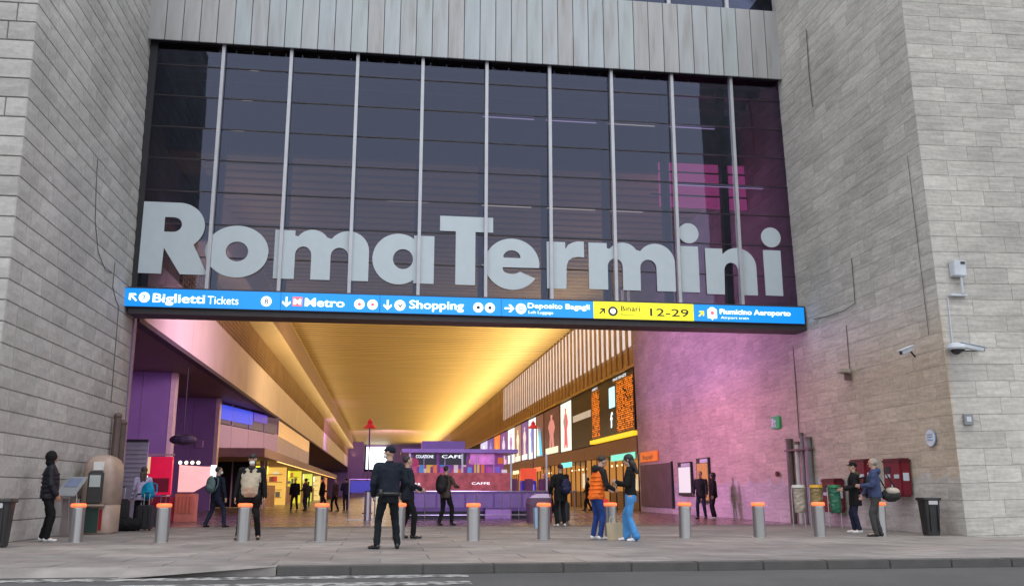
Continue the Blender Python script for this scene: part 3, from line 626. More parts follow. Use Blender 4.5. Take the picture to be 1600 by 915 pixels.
for i in range(5):
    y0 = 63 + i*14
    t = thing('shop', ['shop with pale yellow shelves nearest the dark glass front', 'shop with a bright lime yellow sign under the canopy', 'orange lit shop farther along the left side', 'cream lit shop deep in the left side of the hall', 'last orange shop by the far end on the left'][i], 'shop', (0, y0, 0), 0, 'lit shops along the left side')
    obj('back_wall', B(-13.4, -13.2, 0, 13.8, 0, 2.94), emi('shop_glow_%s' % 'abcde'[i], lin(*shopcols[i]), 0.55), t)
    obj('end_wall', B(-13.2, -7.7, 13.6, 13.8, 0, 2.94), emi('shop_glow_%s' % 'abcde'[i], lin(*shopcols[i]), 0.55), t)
    for a in range(4):
        obj('shelf_unit', B(-12.9, -8.3 + 0.0*a, 2.0 + a*3.1, 2.3 + a*3.1, 0, 1.5), mat('shelf_wood', (0.35, 0.22, 0.12, 1), 0.5), t)
    rr = random.Random(80+i)
    for zz_ in (0.55, 1.15, 1.75, 2.35): obj('shelf', B(-13.19, -12.8, 0.3, 13.5, zz_, zz_ + 0.05), mat('shelf_wood', (0.35, 0.22, 0.12, 1), 0.5), t); obj('shelf', B(-12.7, -8.0, 13.2, 13.59, zz_, zz_ + 0.05), mat('shelf_wood', (0.35, 0.22, 0.12, 1), 0.5), t)
    for a in range(28):
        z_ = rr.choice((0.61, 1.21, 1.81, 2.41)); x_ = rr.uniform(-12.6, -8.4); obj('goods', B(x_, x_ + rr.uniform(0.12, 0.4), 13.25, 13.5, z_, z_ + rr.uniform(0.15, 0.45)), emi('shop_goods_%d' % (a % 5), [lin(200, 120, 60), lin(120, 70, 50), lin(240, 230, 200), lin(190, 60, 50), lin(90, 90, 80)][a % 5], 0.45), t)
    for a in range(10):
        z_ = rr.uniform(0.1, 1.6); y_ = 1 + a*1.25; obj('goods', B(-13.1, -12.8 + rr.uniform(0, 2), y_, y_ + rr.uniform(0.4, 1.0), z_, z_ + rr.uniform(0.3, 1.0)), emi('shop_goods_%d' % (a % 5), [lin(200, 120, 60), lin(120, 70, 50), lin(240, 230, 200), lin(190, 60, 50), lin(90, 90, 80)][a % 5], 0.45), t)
        obj('lamp_globe', B(-9.1, -8.98, y_, y_ + 0.12, 2.6, 2.72, 0.03), emi('globe', lin(255, 225, 170), 1.6), t)
    obj('sign_box', B(-9.0, -7.9, 3 + i, 3.1 + i, 2.2, 2.75), emi('sign_glow_%s' % 'abcde'[i], lin(*[(240, 240, 60), (250, 245, 60), (240, 200, 150), (255, 255, 200), (240, 120, 70)][i]), 1.1), t)
    obj('post', B(-7.75, -7.6, -0.1, 0.08, 0, 2.94), mat('mauve_post', (0.35, 0.25, 0.3, 1), 0.4), t)
lamp('shop_light', (-10.5, 90, 2.9), (0, 0, 0), 3, 55, 900, (1, 0.75, 0.4))

# right wall of the hall
rw = thing('finned_wall', 'gold and cream finned cladding along the top of the right hall wall', 'wall')
obj('upper_backing', B(13.62, 13.8, 47.5, 235, 8.75, 12.75), mat('cream_backing', (0.68, 0.6, 0.5, 1), 0.5, var=0.05), rw)
obj('lower_backing', B(13.6, 13.8, 47.5, 235, 7.82, 8.75), mat('gold_backing', (0.55, 0.38, 0.13, 1), 0.45, 0.2), rw)
obj('ledge', B(13.3, 13.8, 47.5, 235, 7.66, 7.82), MC, rw)
bm = bmesh.new(); box(bm, 13.52, 13.62, 0, 0.42, 7.83, 12.74); fme = bpy.data.meshes.new('fin'); bm.to_mesh(fme); bm.free(); fme.materials.append(mat('bronze_fin', (0.42, 0.29, 0.17, 1), 0.45, 0.25, var=0.15))
y = 48.3
while y < 234:
    o = bpy.data.objects.new('fin', fme); link(o, rw); o.location = (0, y, 0); y += 1.3
y = 48.3
while y < 104:
    obj('fin_gap_glow', B(13.585, 13.6, y+0.44, y+1.28, 9.0, 12.6), mat('fin_gap_glow', (0.6, 0.58, 0.58, 1), 0.4, emis=(0.8, 0.76, 0.8, 1), estr=0.42, var=0.15), rw); y += 1.3  # glowing infill added to brighten the gaps between the fins
obj('ceiling_trim', B(13.45, 13.8, 47.6, 235, 12.76, 12.9), MC, rw)
rwall = obj('right_hall_wall', B(13.62, 14.0, 47.5, 235, 3.3, 7.65), mat('dark_wall', (0.08, 0.06, 0.055, 1), 0.6), kind='structure')
# departures board
db = thing('departures_board', 'tall black departures board filled with orange lines of text on the right hall wall', 'departures board')
obj('casing', B(13.42, 13.61, 48.1, 58.5, 4.3, 7.64), mat('board_black', (0.02, 0.015, 0.015, 1), 0.4), db)
def led():
    m = bpy.data.materials.new('orange_led_rows'); m.use_nodes = True; T = NT(m); b = T.n['Principled BSDF']; b.inputs['Base Color'].default_value = (0.02, 0.01, 0.01, 1)
    ge = T.new('ShaderNodeNewGeometry'); sx = T.new('ShaderNodeSeparateXYZ'); T.lk(ge.outputs['Position'], sx.inputs[0])
    a = T.new('ShaderNodeMath', operation='MULTIPLY'); a.inputs[1].default_value = 8.6; T.lk(sx.outputs[2], a.inputs[0])
    f = T.new('ShaderNodeMath', operation='FRACT'); T.lk(a.outputs[0], f.inputs[0]); g = T.new('ShaderNodeMath', operation='GREATER_THAN'); g.inputs[1].default_value = 0.45; T.lk(f.outputs[0], g.inputs[0])
    fl = T.new('ShaderNodeMath', operation='FLOOR'); T.lk(a.outputs[0], fl.inputs[0])
    cx = T.new('ShaderNodeCombineXYZ'); my = T.new('ShaderNodeMath', operation='MULTIPLY'); my.inputs[1].default_value = 5.5; T.lk(sx.outputs[1], my.inputs[0]); T.lk(my.outputs[0], cx.inputs[0])
    m3 = T.new('ShaderNodeMath', operation='MULTIPLY'); m3.inputs[1].default_value = 7.3; T.lk(fl.outputs[0], m3.inputs[0]); T.lk(m3.outputs[0], cx.inputs[1])
    n = T.new('ShaderNodeTexNoise'); n.inputs['Scale'].default_value = 1.4; n.inputs['Detail'].default_value = 2; T.lk(cx.outputs[0], n.inputs['Vector'])
    h = T.new('ShaderNodeMath', operation='GREATER_THAN'); h.inputs[1].default_value = 0.47; T.lk(n.outputs[0], h.inputs[0])
    p = T.new('ShaderNodeMath', operation='MULTIPLY'); T.lk(g.outputs[0], p.inputs[0]); T.lk(h.outputs[0], p.inputs[1])
    q = T.new('ShaderNodeMath', operation='MULTIPLY'); q.inputs[1].default_value = 1.0; T.lk(p.outputs[0], q.inputs[0])
    b.inputs['Emission Color'].default_value = lin(250, 125, 30); T.lk(q.outputs[0], b.inputs['Emission Strength']); return m
LED = led()
for y0, y1 in ((48.3, 50.0), (50.15, 51.9), (56.2, 58.3)): obj('text_rows', B(13.40, 13.419, y0, y1, 4.4, 7.3), LED, db)
obj('info_screen', B(13.39, 13.419, 52.3, 53.6, 5.9, 7.1), emi('cyan_screen', lin(175, 235, 250), 1.0), db)
text('f', 0.5, 0.9, M_swh, db, (13.41, 53.4, 4.75), (R(90), 0, R(-90)), bold=0.03)
text('ARRIVI', 1.5, 0.16, M_swh, db, (13.41, 58.2, 7.4), (R(90), 0, R(-90))); text('PARTENZE', 3.0, 0.16, M_swh, db, (13.41, 52.6, 7.4), (R(90), 0, R(-90)))
obj('light_bar', B(13.3, 13.6, 48.1, 58.6, 4.02, 4.24), emi('yellow_bar', lin(240, 185, 40), 0.9), db)
# dark panel and advertising screens
pn = thing('wall_panel', 'dark grey panel with a white stripe beside the departures board', 'panel')
obj('panel_face', B(13.45, 13.61, 58.65, 64.9, 3.95, 7.64), mat('dark_panel', (0.07, 0.06, 0.05, 1), 0.5), pn)
obj('stripe', B(13.44, 13.449, 58.8, 64.6, 5.85, 6.3), mat('cream_stripe', (0.6, 0.57, 0.5, 1), 0.5, emis=(0.5, 0.47, 0.4, 1), estr=0.4), pn)
ads = [(65.1, 69.2, (235, 235, 215), (215, 80, 95), (110, 140, 120), 'cream advertising screen with a slim red and green figure, next to the dark panel'),
       (69.5, 76.5, (75, 40, 35), (190, 120, 110), (235, 225, 190), 'brown advertising screen showing a pale standing figure over a cream strip'),
       (76.8, 80.5, (100, 60, 50), (50, 190, 237), (225, 220, 200), 'advertising screen with a teal triangle on a brown ground'),
       (80.8, 85.0, (235, 240, 245), (120, 130, 215), (220, 225, 240), 'pale advertising screen with a blue violet figure'),
       (85.3, 89.5, (105, 70, 125), (225, 200, 190), (240, 235, 215), 'violet advertising screen with a pale pink figure'),
       (89.8, 94.0, (150, 110, 90), (230, 215, 190), (240, 230, 200), 'light brown advertising screen with a cream figure'),
       (94.3, 99.5, (245, 240, 230), (170, 120, 170), (230, 225, 220), 'white advertising screen with a mauve figure'),
       (100, 106, (110, 60, 120), (200, 190, 215), (237, 150, 200), 'purple advertising screen with a grey figure'),
       (106.3, 112, (225, 110, 50), (240, 140, 60), (120, 60, 70), 'orange advertising screen deep in the hall'),
       (112.3, 119, (90, 60, 130), (150, 130, 200), (200, 200, 230), 'dark violet advertising screen deep in the hall'),
       (119.3, 128, (190, 180, 215), (240, 240, 240), (140, 120, 190), 'farthest lilac advertising screen on the right hall wall')]
for i, (y0, y1, c0, c1, c2, lab) in enumerate(ads):
    t = thing('advertising_screen', lab, 'screen', (13.6, (y0+y1)/2, 3.9), 0, 'advertising screens along the right hall wall')
    hw = (y1-y0)/2 - 0.08; H = 3.7
    obj('frame', B(-0.15, 0.0, -hw-0.07, hw+0.07, 0, H), mat('board_black', (0.02, 0.015, 0.015, 1), 0.4), t)
    obj('screen', B(-0.17, -0.152, -hw, hw, 0.06, H-0.06), emi('ad_ground_%d' % i, lin(*c0), 0.8), t)
    rx = (R(90), 0, R(-90)); m1 = emi('ad_figure_%d' % i, lin(*c1), 0.8); m2 = emi('ad_accent_%d' % i, lin(*c2), 0.8)
    if i == 2:
        plate('figure', [[(-1.2, 0.15), (1.2, 0.15), (0.1, 2.6)]], 0.01, m1, t, (-0.18, 0, 0), rx); plate('figure', [[(-1.5, 2.7), (-0.9, 2.7), (0.0, 0.2), (-1.6, 0.2)]], 0.01, m2, t, (-0.182, 0, 0), rx)
    else:
        k = hw*0.45
        plate('figure', [[(-k*0.7, 0.3), (-k*0.5, 1.6), (-k, 2.3), (-k*0.5, 2.75), (-k*0.2, 2.8), (-k*0.3, 3.2), (k*0.3, 3.2), (k*0.2, 2.8), (k*0.6, 2.7), (k, 2.1), (k*0.5, 1.6), (k*0.8, 0.3), (k*0.2, 0.3), (0, 1.4), (-k*0.2, 0.3)]], 0.01, m1, t, (-0.18, 0, 0), rx)
        if i in (0,): plate('accent', [[(-0.3, 0.5), (0.35, 0.5), (0.25, 1.7), (-0.2, 1.7)]], 0.01, m1, t, (-0.19, 0.2, 0), rx); plate('accent', [[(-0.3, 1.9), (0.3, 1.9), (0.1, 3.1)]], 0.01, m2, t, (-0.19, 0.2, 0), rx)
        else: obj('caption_bar', B(-0.19, -0.172, -hw*0.8, hw*0.8, 0.12, 0.6), m2, t)
# shop fronts under the screens
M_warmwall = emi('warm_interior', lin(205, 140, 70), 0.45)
for i in range(6):
    y0 = 47.6 + i*13
    t = thing('shopfront', ['warm lit shop under the departures board with a turquoise strip sign', 'glass shop front below the dark panel with a blue sign', 'brown glass shop front below the cream screen', 'amber shop front in the middle of the right side', 'amber shop front beyond the purple kiosk', 'last shop front on the right by the hall end'][i], 'shop', (13.4, y0, 0), 0, 'shop fronts along the right side')
    obj('back_wall', B(3.2, 3.3, 0, 12.9, 0, 3.3), M_warmwall, t); obj('end_wall', B(0.1, 3.2, 12.8, 12.9, 0, 3.3), M_warmwall, t)
    obj('header', B(-0.05, 0.3, 0, 12.95, 3.05, 3.88), mat('header_brown', (0.3, 0.15, 0.08, 1), 0.5), t)
    obj('shop_ceiling', B(0.3, 3.2, 0, 12.9, 3.06, 3.2), M_cream, t)
    rr = random.Random(50+i)
    for a in range(9):
        w_ = rr.uniform(0.5, 1.1); z_ = rr.choice((0.2, 1.1, 1.3)); obj('display', B(2.6, 3.15, 0.7 + a*1.4, 0.7 + a*1.4 + w_, z_, z_ + rr.uniform(0.5, 1.3)), emi('display_%d' % rr.randrange(5), [lin(230, 200, 150), lin(120, 90, 60), lin(200, 90, 60), lin(240, 225, 190), lin(90, 60, 50)][rr.randrange(5)], 0.5), t)
        obj('lamp_globe', B(1.5, 1.62, 1.0 + a*1.35, 1.12 + a*1.35, 2.6, 2.72, 0.03), emi('globe', lin(255, 225, 170), 1.6), t)
    for a in range(9): obj('mullion', B(0, 0.06, a*1.6, a*1.6+0.06, 0, 3.04), M_dark, t)
    obj('counter', B(1.2, 1.9, 1, 11, 0, 1.05), mat('shelf_wood', (0.35, 0.22, 0.12, 1), 0.5), t)
    obj('sign_strip', B(-0.1, -0.06, 0.3 if i == 0 else 4, 5.5 if i == 0 else 8, 2.75, 3.1), emi('strip_glow_%d' % i, lin(*[(110, 215, 190), (110, 237, 225), (225, 120, 70), (240, 230, 180), (150, 130, 220), (230, 200, 237)][i]), 0.8), t)
# end wall and far window
ew = obj('end_wall', B(-16, 18, 235, 235.5, 0, 13), mat('violet_end_wall', (0.35, 0.25, 0.4, 1), 0.6), kind='structure')
fw = thing('far_window', 'bright white window at the far end of the hall', 'window')
obj('pane', B(-4.2, 1.2, 234.6, 234.8, 6.6, 12.0), emi('white_daylight', (0.9, 1.0, 1.0, 1), 2.2), fw)
obj('frame', B(-4.6, -4.21, 234.5, 234.8, 6.2, 12.3), M_dark, fw); obj('frame', B(1.21, 1.6, 234.5, 234.8, 6.2, 12.3), M_dark, fw); obj('sill', B(-4.6, 1.6, 234.5, 234.8, 6.0, 6.59), M_dark, fw)
po = thing('portal', 'dark brown portal block at the end of the left gallery', 'portal')
obj('block', B(-7.4, -4.2, 200, 201, 3.2, 11.5), mat('plum_block', (0.14, 0.08, 0.12, 1), 0.6), po); obj('leg', B(-7.4, -6.7, 200.1, 201, 0, 3.19), mat('plum_block', (0.14, 0.08, 0.12, 1), 0.6), po)
# glowing panels standing in for a magenta patch of light behind the glass
uw = thing('magenta_light_patch', 'glowing magenta panels standing in for a patch of light behind the upper right panes', 'light patch')
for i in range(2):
    obj('glow_panel', B(9.85 + i*1.8, 11.6 + i*1.7, 31.0, 31.1, 11.3, 13.0), mat('magenta_glow_panel', (0.5, 0.1, 0.3, 1), 0.5, var=0.5, scale=1.4, emis=(0.60, 0.08, 0.32, 1), estr=1.0), uw)
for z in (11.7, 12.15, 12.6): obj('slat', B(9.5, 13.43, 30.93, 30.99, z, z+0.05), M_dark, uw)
# ---------------------------------------------------------------- hall kiosk and furniture
PUR = mat('kiosk_purple', (0.17, 0.095, 0.28, 1), 0.4, var=0.08)
kk = thing('kiosk', 'purple food kiosk with an orange counter and black menu boards in the hall', 'kiosk', (0, 35.6, 0))
obj('plinth', B(1.0, 6.4, 0.1, 2.4, 0, 0.28), mat('black_plinth', (0.02, 0.02, 0.03, 1), 0.3), kk)
obj('base', B(0.9, 6.5, 0, 2.5, 0.28, 1.0), PUR, kk)
for i in range(5): obj('front_panel', B(1.0 + i*1.1, 2.02 + i*1.1, -0.03, -0.002, 0.42, 0.92), mat('lilac_panel', (0.26, 0.18, 0.38, 1), 0.4), kk)
obj('counter', B(0.95, 4.9, -0.05, 0.5, 1.05, 1.72), mat('coral_counter', lin(165, 80, 80), 0.5, emis=lin(200, 90, 90), estr=0.1, var=0.45, scale=4), kk)
text('CAFFE', 0.7, 0.09, M_swh, kk, (3.4, -0.06, 1.28)); text('BAR', 0.35, 0.09, M_swh, kk, (1.1, -0.06, 1.25))
for x in (0.98, 3.0, 4.9, 6.3): obj('post', B(x, x+0.07, 0.0, 0.07, 1.0, 2.45), mat('steel_grey', (0.45, 0.45, 0.48, 1), 0.35, 0.7), kk)
obj('header_beam', B(0.7, 5.2, -0.1, 2.5, 2.48, 2.62), mat('beam_purple', (0.3, 0.2, 0.45, 1), 0.4), kk)
obj('roof_box', B(1.5, 3.15, 0.2, 1.6, 2.63, 2.93), PUR, kk)
for x0, x1, s in ((1.15, 2.05, 'COLAZIONE'), (2.15, 3.2, 'CAFE')):
    b_ = obj('menu_board', B(x0, x1, 0.1, 0.15, 2.02, 2.46), mat('menu_black', (0.02, 0.02, 0.025, 1), 0.3), kk); text(s, (x1-x0)*0.75, 0.12, M_swh, b_, (x0+0.1, 0.09, 2.28))
cols = [(200, 90, 130), (90, 150, 220), (240, 190, 90), (230, 120, 60), (190, 80, 170), (120, 90, 200), (230, 210, 220)]
for i in range(14):
    x = 1.15 + i*0.27; h = random.uniform(0.12, 0.5)
    obj('goods', B(x, x+random.uniform(0.1, 0.22), 0.6, 0.8, 1.73, 1.73+h, 0.01), emi('goods_%d' % (i % 7), lin(*cols[i % 7]), 0.4), kk)
for i in range(16):
    x = 1.1 + i*0.235; z = random.choice((1.75, 2.0, 2.12)); h = random.uniform(0.08, 0.3)
    obj('goods', B(x, x+random.uniform(0.1, 0.2), 1.5, 1.7, z, z+h, 0.01), emi('goods_%d' % (i*3 % 7), lin(*cols[i*3 % 7]), 0.4), kk)
for x in (1.55, 2.35, 3.6, 4.25): obj('glass_divider', B(x, x+0.02, 0.02, 0.4, 1.73, 2.4), mat('divider', (0.55, 0.5, 0.65, 1), 0.2), kk)
obj('hanging_banner', B(3.35, 4.3, 0.1, 0.13, 2.05, 2.44), mat('banner_pink', lin(190, 110, 170), 0.5, emis=lin(200, 120, 190), estr=0.3, var=0.4, scale=3), kk)
bm = bmesh.new(); bmesh.ops.create_cone(bm, cap_ends=True, segments=24, radius1=0.16, radius2=0.16, depth=0.04); bmesh.ops.rotate(bm, verts=bm.verts, matrix=Matrix.Rotation(R(90), 3, 'X')); bmesh.ops.translate(bm, verts=bm.verts, vec=(1.2, -0.1, 2.1)); obj('round_sign', bm, mat('sign_wine', lin(140, 30, 70), 0.4, emis=lin(150, 30, 80), estr=0.3), kk)
for x in (4.95, 5.55, 6.1): obj('stool', B(x, x+0.3, 0.3, 0.6, 1.0, 1.5, 0.02), mat('stool_wine', lin(110, 50, 90), 0.5), kk)
obj('inner_wall', B(1.0, 4.9, 1.9, 2.0, 1.0, 2.47), mat('mauve_wall', lin(150, 90, 160), 0.5, emis=lin(140, 80, 160), estr=0.3, var=0.5, scale=3), kk)
bx = thing('planter_box', 'low lilac box beside the kiosk base, behind the steel railing', 'box', (4.35, 35.2, 0))
obj('body', B(-0.45, 0.55, 0, 0.35, 0, 0.38, 0.02), mat('lilac_box', (0.5, 0.3, 0.65, 1), 0.4), bx); obj('rim', B(-0.48, 0.58, -0.03, 0.38, 0.381, 0.42), PUR, bx)
# red topped poles
M_red = mat('red_lantern', lin(190, 25, 40), 0.4, emis=lin(190, 25, 40), estr=0.25)
for i, (x, y, z, lab) in enumerate(((-0.68, 45, 4.0, 'red pagoda shaped lantern on a thin pole left of the kiosk'), (8.98, 55, 4.75, 'red lantern on a thin pole right of the kiosk before the screens'))):
    t = thing('pole_lantern', lab, 'lantern', (x, y, 0), 0, 'red lanterns on poles')
    bm = bmesh.new(); lathe(bm, [(0.05, z), (0.34, z+0.02), (0.3, z+0.08), (0.12, z+0.25), (0.13, z+0.34), (0.02, z+0.48)], seg=8); obj('shade', bm, M_red, t)
    bm = bmesh.new(); tube(bm, (0, 0, 0), (0, 0, z), 0.035); obj('pole', bm, mat('plum_pole', (0.25, 0.12, 0.25, 1), 0.4), t)
    bm = bmesh.new(); cyl(bm, (0, 0, 0), 0.25, 0.25, 0.04); obj('base', bm, M_dark, t)
rl = thing('railing', 'steel railing with thin posts in front of the purple kiosk', 'railing', (0, 34, 0))
M_steel = mat('brushed_steel', (0.5, 0.5, 0.51, 1), 0.28, 0.9, var=0.06, stretch=(1, 1, 0.2))
bm = bmesh.new(); tube(bm, (0.55, 0, 1.02), (7.2, 0, 1.02), 0.028); obj('top_rail', bm, M_steel, rl)
bm = bmesh.new(); tube(bm, (0.55, 0, 0.18), (7.2, 0, 0.18), 0.018); obj('bottom_rail', bm, M_steel, rl)
x = 0.6
while x < 7.25:
    bm = bmesh.new(); tube(bm, (x, 0, 0), (x, 0, 1.0), 0.02 if x < 4.4 else 0.014, 6); obj('post', bm, M_steel, rl); x += 0.95 if x < 4.2 else 0.3
gt = thing('gate_frame', 'pale metal gate frame carrying a blue notice, left of the officer', 'gate', (0, 34.6, 0))
for x in (-1.2, -0.25):
    bm = bmesh.new(); tube(bm, (x, 0, 0), (x, 0, 1.45), 0.025); obj('post', bm, M_steel, gt)
bm = bmesh.new(); tube(bm, (-1.2, 0, 1.45), (-0.25, 0, 1.45), 0.02); obj('top_bar', bm, M_steel, gt)
obj('notice', B(-1.16, -0.3, -0.02, 0.01, 0.98, 1.4), mat('notice_blue', lin(50, 50, 130), 0.4, emis=lin(60, 60, 160), estr=0.3), gt)
obj('foot', B(-1.25, -0.2, -0.1, 0.1, 0.002, 0.03), M_steel, gt)
bm = bmesh.new(); cyl(bm, (0, 0, 0), 0.13, 0.13, 1.0, 20); pd = thing('pedestal', 'round steel pedestal under the blue notice', 'pedestal', (-0.5, 34.3, 0)); obj('column', bm, M_steel, pd, smooth=False); obj('cap', B(-0.14, 0.14, -0.14, 0.14, 1.0, 1.04, 0.01), M_dark, pd)
tm = thing('ticket_machine', 'indigo ticket machine with an orange screen right of the kiosk', 'ticket machine', (5.95, 37.8, 0), 8)
obj('cabinet', B(-0.3, 0.3, -0.2, 0.2, 0, 1.45, 0.03), mat('indigo_cabinet', lin(60, 45, 150), 0.4, emis=lin(50, 40, 150), estr=0.2), tm); obj('header', B(-0.3, 0.3, -0.22, 0.2, 1.46, 1.95, 0.02), mat('orange_header', lin(220, 80, 50), 0.4, emis=lin(225, 85, 50), estr=0.4), tm); obj('slot', B(-0.15, 0.15, -0.215, -0.201, 0.7, 0.8), M_dark, tm); obj('screen', B(-0.2, 0.2, -0.215, -0.2, 1.0, 1.3), emi('machine_screen', lin(120, 120, 230), 0.6), tm)
# ---------------------------------------------------------------- things at the left
kb = thing('photo_booth', 'beige rounded vending booth with a dark screen against the left tower', 'booth', (-6.88, 24.3, 0), 0)
M_beige = mat('beige_shell', lin(165, 145, 132), 0.45, var=0.15)
bm = bmesh.new(); prof = []
def rbox_loft(bm, secs):
    loft(bm, secs, 28, 5.0)
rbox_loft(bm, [((0, 0, 0.0), 0.36, 0.5), ((0, 0, 0.06), 0.37, 0.52), ((0, 0, 0.68), 0.375, 0.53), ((0, 0, 0.7), 0.355, 0.51), ((0, 0, 0.72), 0.38, 0.55), ((0, 0, 1.5), 0.38, 0.55), ((0, 0, 1.66), 0.355, 0.53), ((0, 0, 1.78), 0.3, 0.47), ((0, 0, 1.86), 0.2, 0.36), ((0, 0, 1.9), 0.08, 0.2)]); obj('shell', bm, M_beige, kb, smooth=True)
obj('recess', B(-0.2, 0.16, -0.6, -0.5, 0.72, 1.5, 0.03), mat('dark_recess', (0.06, 0.06, 0.06, 1), 0.3), kb)
obj('screen', B(-0.15, 0.1, -0.62, -0.601, 1.12, 1.4), mat('grey_screen', (0.3, 0.32, 0.32, 1), 0.15, emis=(0.4, 0.45, 0.45, 1), estr=0.15), kb)
obj('notice', B(-0.1, 0.13, -0.58, -0.5, 1.52, 1.72), mat('notice_white', (0.7, 0.7, 0.68, 1), 0.5), kb); obj('top_cap', B(-0.1, 0.14, -0.3, -0.0, 1.81, 1.88, 0.02), M_dark, kb)
obj('lower_panel', B(-0.24, 0.1, -0.55, -0.46, 0.05, 0.62), mat('green_black', (0.03, 0.06, 0.05, 1), 0.4), kb); obj('red_strip', B(0.12, 0.19, -0.55, -0.46, 0.1, 0.6), mat('booth_red', lin(140, 30, 40), 0.4), kb); obj('shelf', B(-0.28, 0.24, -0.68, -0.5, 0.66, 0.71, 0.01), M_beige, kb)
le = thing('info_stand', 'slanted grey information stand between the standing man and the beige booth', 'stand', (-7.12, 22.6, 0), -30)
for x in (-0.24, -0.02, 0.2):
    bm = bmesh.new(); tube(bm, (x, 0.1, 0), (x, 0.02, 0.95), 0.018); obj('leg', bm, mat('mauve_steel', (0.4, 0.34, 0.35, 1), 0.4, 0.5), le)
bm = bmesh.new(); box(bm, -0.3, 0.28, -0.02, 0.02, -0.28, 0.28, 0, 0.01); bmesh.ops.rotate(bm, verts=bm.verts, matrix=Matrix.Rotation(R(-38), 3, 'X')); bmesh.ops.translate(bm, verts=bm.verts, vec=(0, 0.05, 1.12)); obj('board', bm, mat('board_grey', (0.3, 0.32, 0.34, 1), 0.4), le)
bm = bmesh.new(); box(bm, -0.22, 0.2, -0.03, -0.021, -0.02, 0.22); bmesh.ops.rotate(bm, verts=bm.verts, matrix=Matrix.Rotation(R(-38), 3, 'X')); bmesh.ops.translate(bm, verts=bm.verts, vec=(0, 0.05, 1.12)); obj('map_sheet', bm, mat('map_blue', (0.2, 0.24, 0.36, 1), 0.4), le)
obj('foot_bar', B(-0.28, 0.24, 0.05, 0.15, 0, 0.03), mat('mauve_steel', (0.4, 0.34, 0.35, 1), 0.4, 0.5), le)
obj('side_plate', B(-0.27, 0.23, 0.07, 0.09, 0.05, 0.85), mat('mauve_sheet', (0.33, 0.28, 0.28, 1), 0.5), le)
M_bin = mat('black_bin', (0.018, 0.019, 0.02, 1), 0.4, var=0.2)
def make_bin(label, loc, rz, bag):
    t = thing('litter_bin', label, 'litter bin', loc, rz, 'black litter bins')
    bm = bmesh.new(); loft(bm, [((0, 0, 0.03), 0.16, 0.15), ((0, 0, 0.4), 0.18, 0.17), ((0, 0, 0.8), 0.205, 0.19)], 24, 5.0); obj('body', bm, M_bin, t)
    for x in (-0.1, 0.1): obj('side_rib', B(x-0.012, x+0.012, -0.205, -0.17, 0.1, 0.78, 0.005), M_bin, t)
    bm = bmesh.new(); loft(bm, [((0, 0, 0.801), 0.23, 0.21), ((0, 0, 0.83), 0.245, 0.225), ((0, 0, 0.87), 0.24, 0.22)], 24, 5.0); obj('rim', bm, M_bin, t)
    if bag: obj('liner', B(-0.13, 0.1, -0.222, -0.195, 0.71, 0.8, 0.008), mat('bag_grey', (0.45, 0.45, 0.46, 1), 0.5), t)
    obj('foot', B(-0.13, 0.13, -0.12, 0.12, 0.0, 0.03), M_bin, t)
    return t
make_bin('black litter bin at the far left edge, partly out of the frame', (-7.55, 18.45, 0), 0, True)
make_bin('black litter bin with grey liner against the left tower, beside its cut-off twin', (-7.02, 18.55, 0), 0, True)
make_bin('black litter bin with a grey liner by the right travertine corner', (12.85, 20.55, 0), 0, True)
# pipes
M_pipeb = mat('brown_pipe', (0.11, 0.075, 0.065, 1), 0.5, var=0.2); M_pipew = mat('pale_pipe', (0.48, 0.45, 0.42, 1), 0.5, var=0.15); M_pipeg = mat('grey_pipe', (0.16, 0.15, 0.155, 1), 0.5, var=0.2)
dp = thing('downpipes', 'cluster of brown, white and grey pipes standing on the right wall by the entrance', 'pipes', (13.3, 0, 0))
for y, r, z, m in ((28.9, 0.11, 2.62, M_pipeb), (28.35, 0.07, 2.5, M_pipew), (27.95, 0.055, 2.75, M_pipeg), (27.5, 0.1, 2.6, M_pipeg)):
    bm = bmesh.new(); tube(bm, (0, y, 0.0), (0, y, z), r, 12); obj('pipe', bm, m, dp); bm = bmesh.new(); cyl(bm, (0, y, z+0.001), r*1.15, r*1.15, 0.1, 12); obj('pipe_collar', bm, M_pipeb, dp)
obj('bracket', B(-0.1, 0.08, 27.3, 29.1, 2.3, 2.36), M_pipeb, dp)
bm = bmesh.new(); tube(bm, (0.04, 28.2, 2.7), (0.04, 28.2, 5.7), 0.018, 6); obj('cable', bm, M_pipeb, dp)
dp2 = thing('downpipes', 'pair of thin brown pipes on the left wall behind the beige booth', 'pipes', (XL + 0.14, 0, 0))
for y, z in ((26.6, 3.0), (27.15, 2.85)):
    bm = bmesh.new(); tube(bm, (0, y, 0), (0, y, z), 0.1, 12); obj('pipe', bm, M_pipeb, dp2); bm = bmesh.new(); ell(bm, (0, y, z+0.05), (0.12, 0.12, 0.1)); obj('pipe_cap', bm, M_pipeb, dp2)
# stands at the left inside the entrance
gp = thing('notice_panel', 'tall grey louvred panel just inside the left of the entrance', 'panel', (-7.9, 30.8, 0))
obj('body', B(-0.45, 0.45, -0.05, 0.05, 0, 2.55), mat('grey_violet', (0.3, 0.28, 0.34, 1), 0.5), gp); obj('top', B(-0.5, 0.45, -0.08, 0.08, 2.56, 2.64), M_dark, gp)
for i in range(9): obj('louvre', B(-0.42, 0.42, -0.075, -0.051, 1.2 + i*0.14, 1.28 + i*0.14), mat('louvre_grey', (0.36, 0.34, 0.4, 1), 0.5), gp)
M_crim = mat('crimson', lin(200, 15, 60), 0.45, emis=lin(205, 15, 60), estr=0.35)
rs = thing('sales_stand', 'crimson shop display stand with lit posters inside the left entrance', 'display stand', (-7.7, 32.6, 0))
obj('base', B(-0.75, 0.72, -0.4, 0.4, 0, 0.85, 0.02), mat('crimson_dark', lin(130, 15, 45), 0.5), rs)
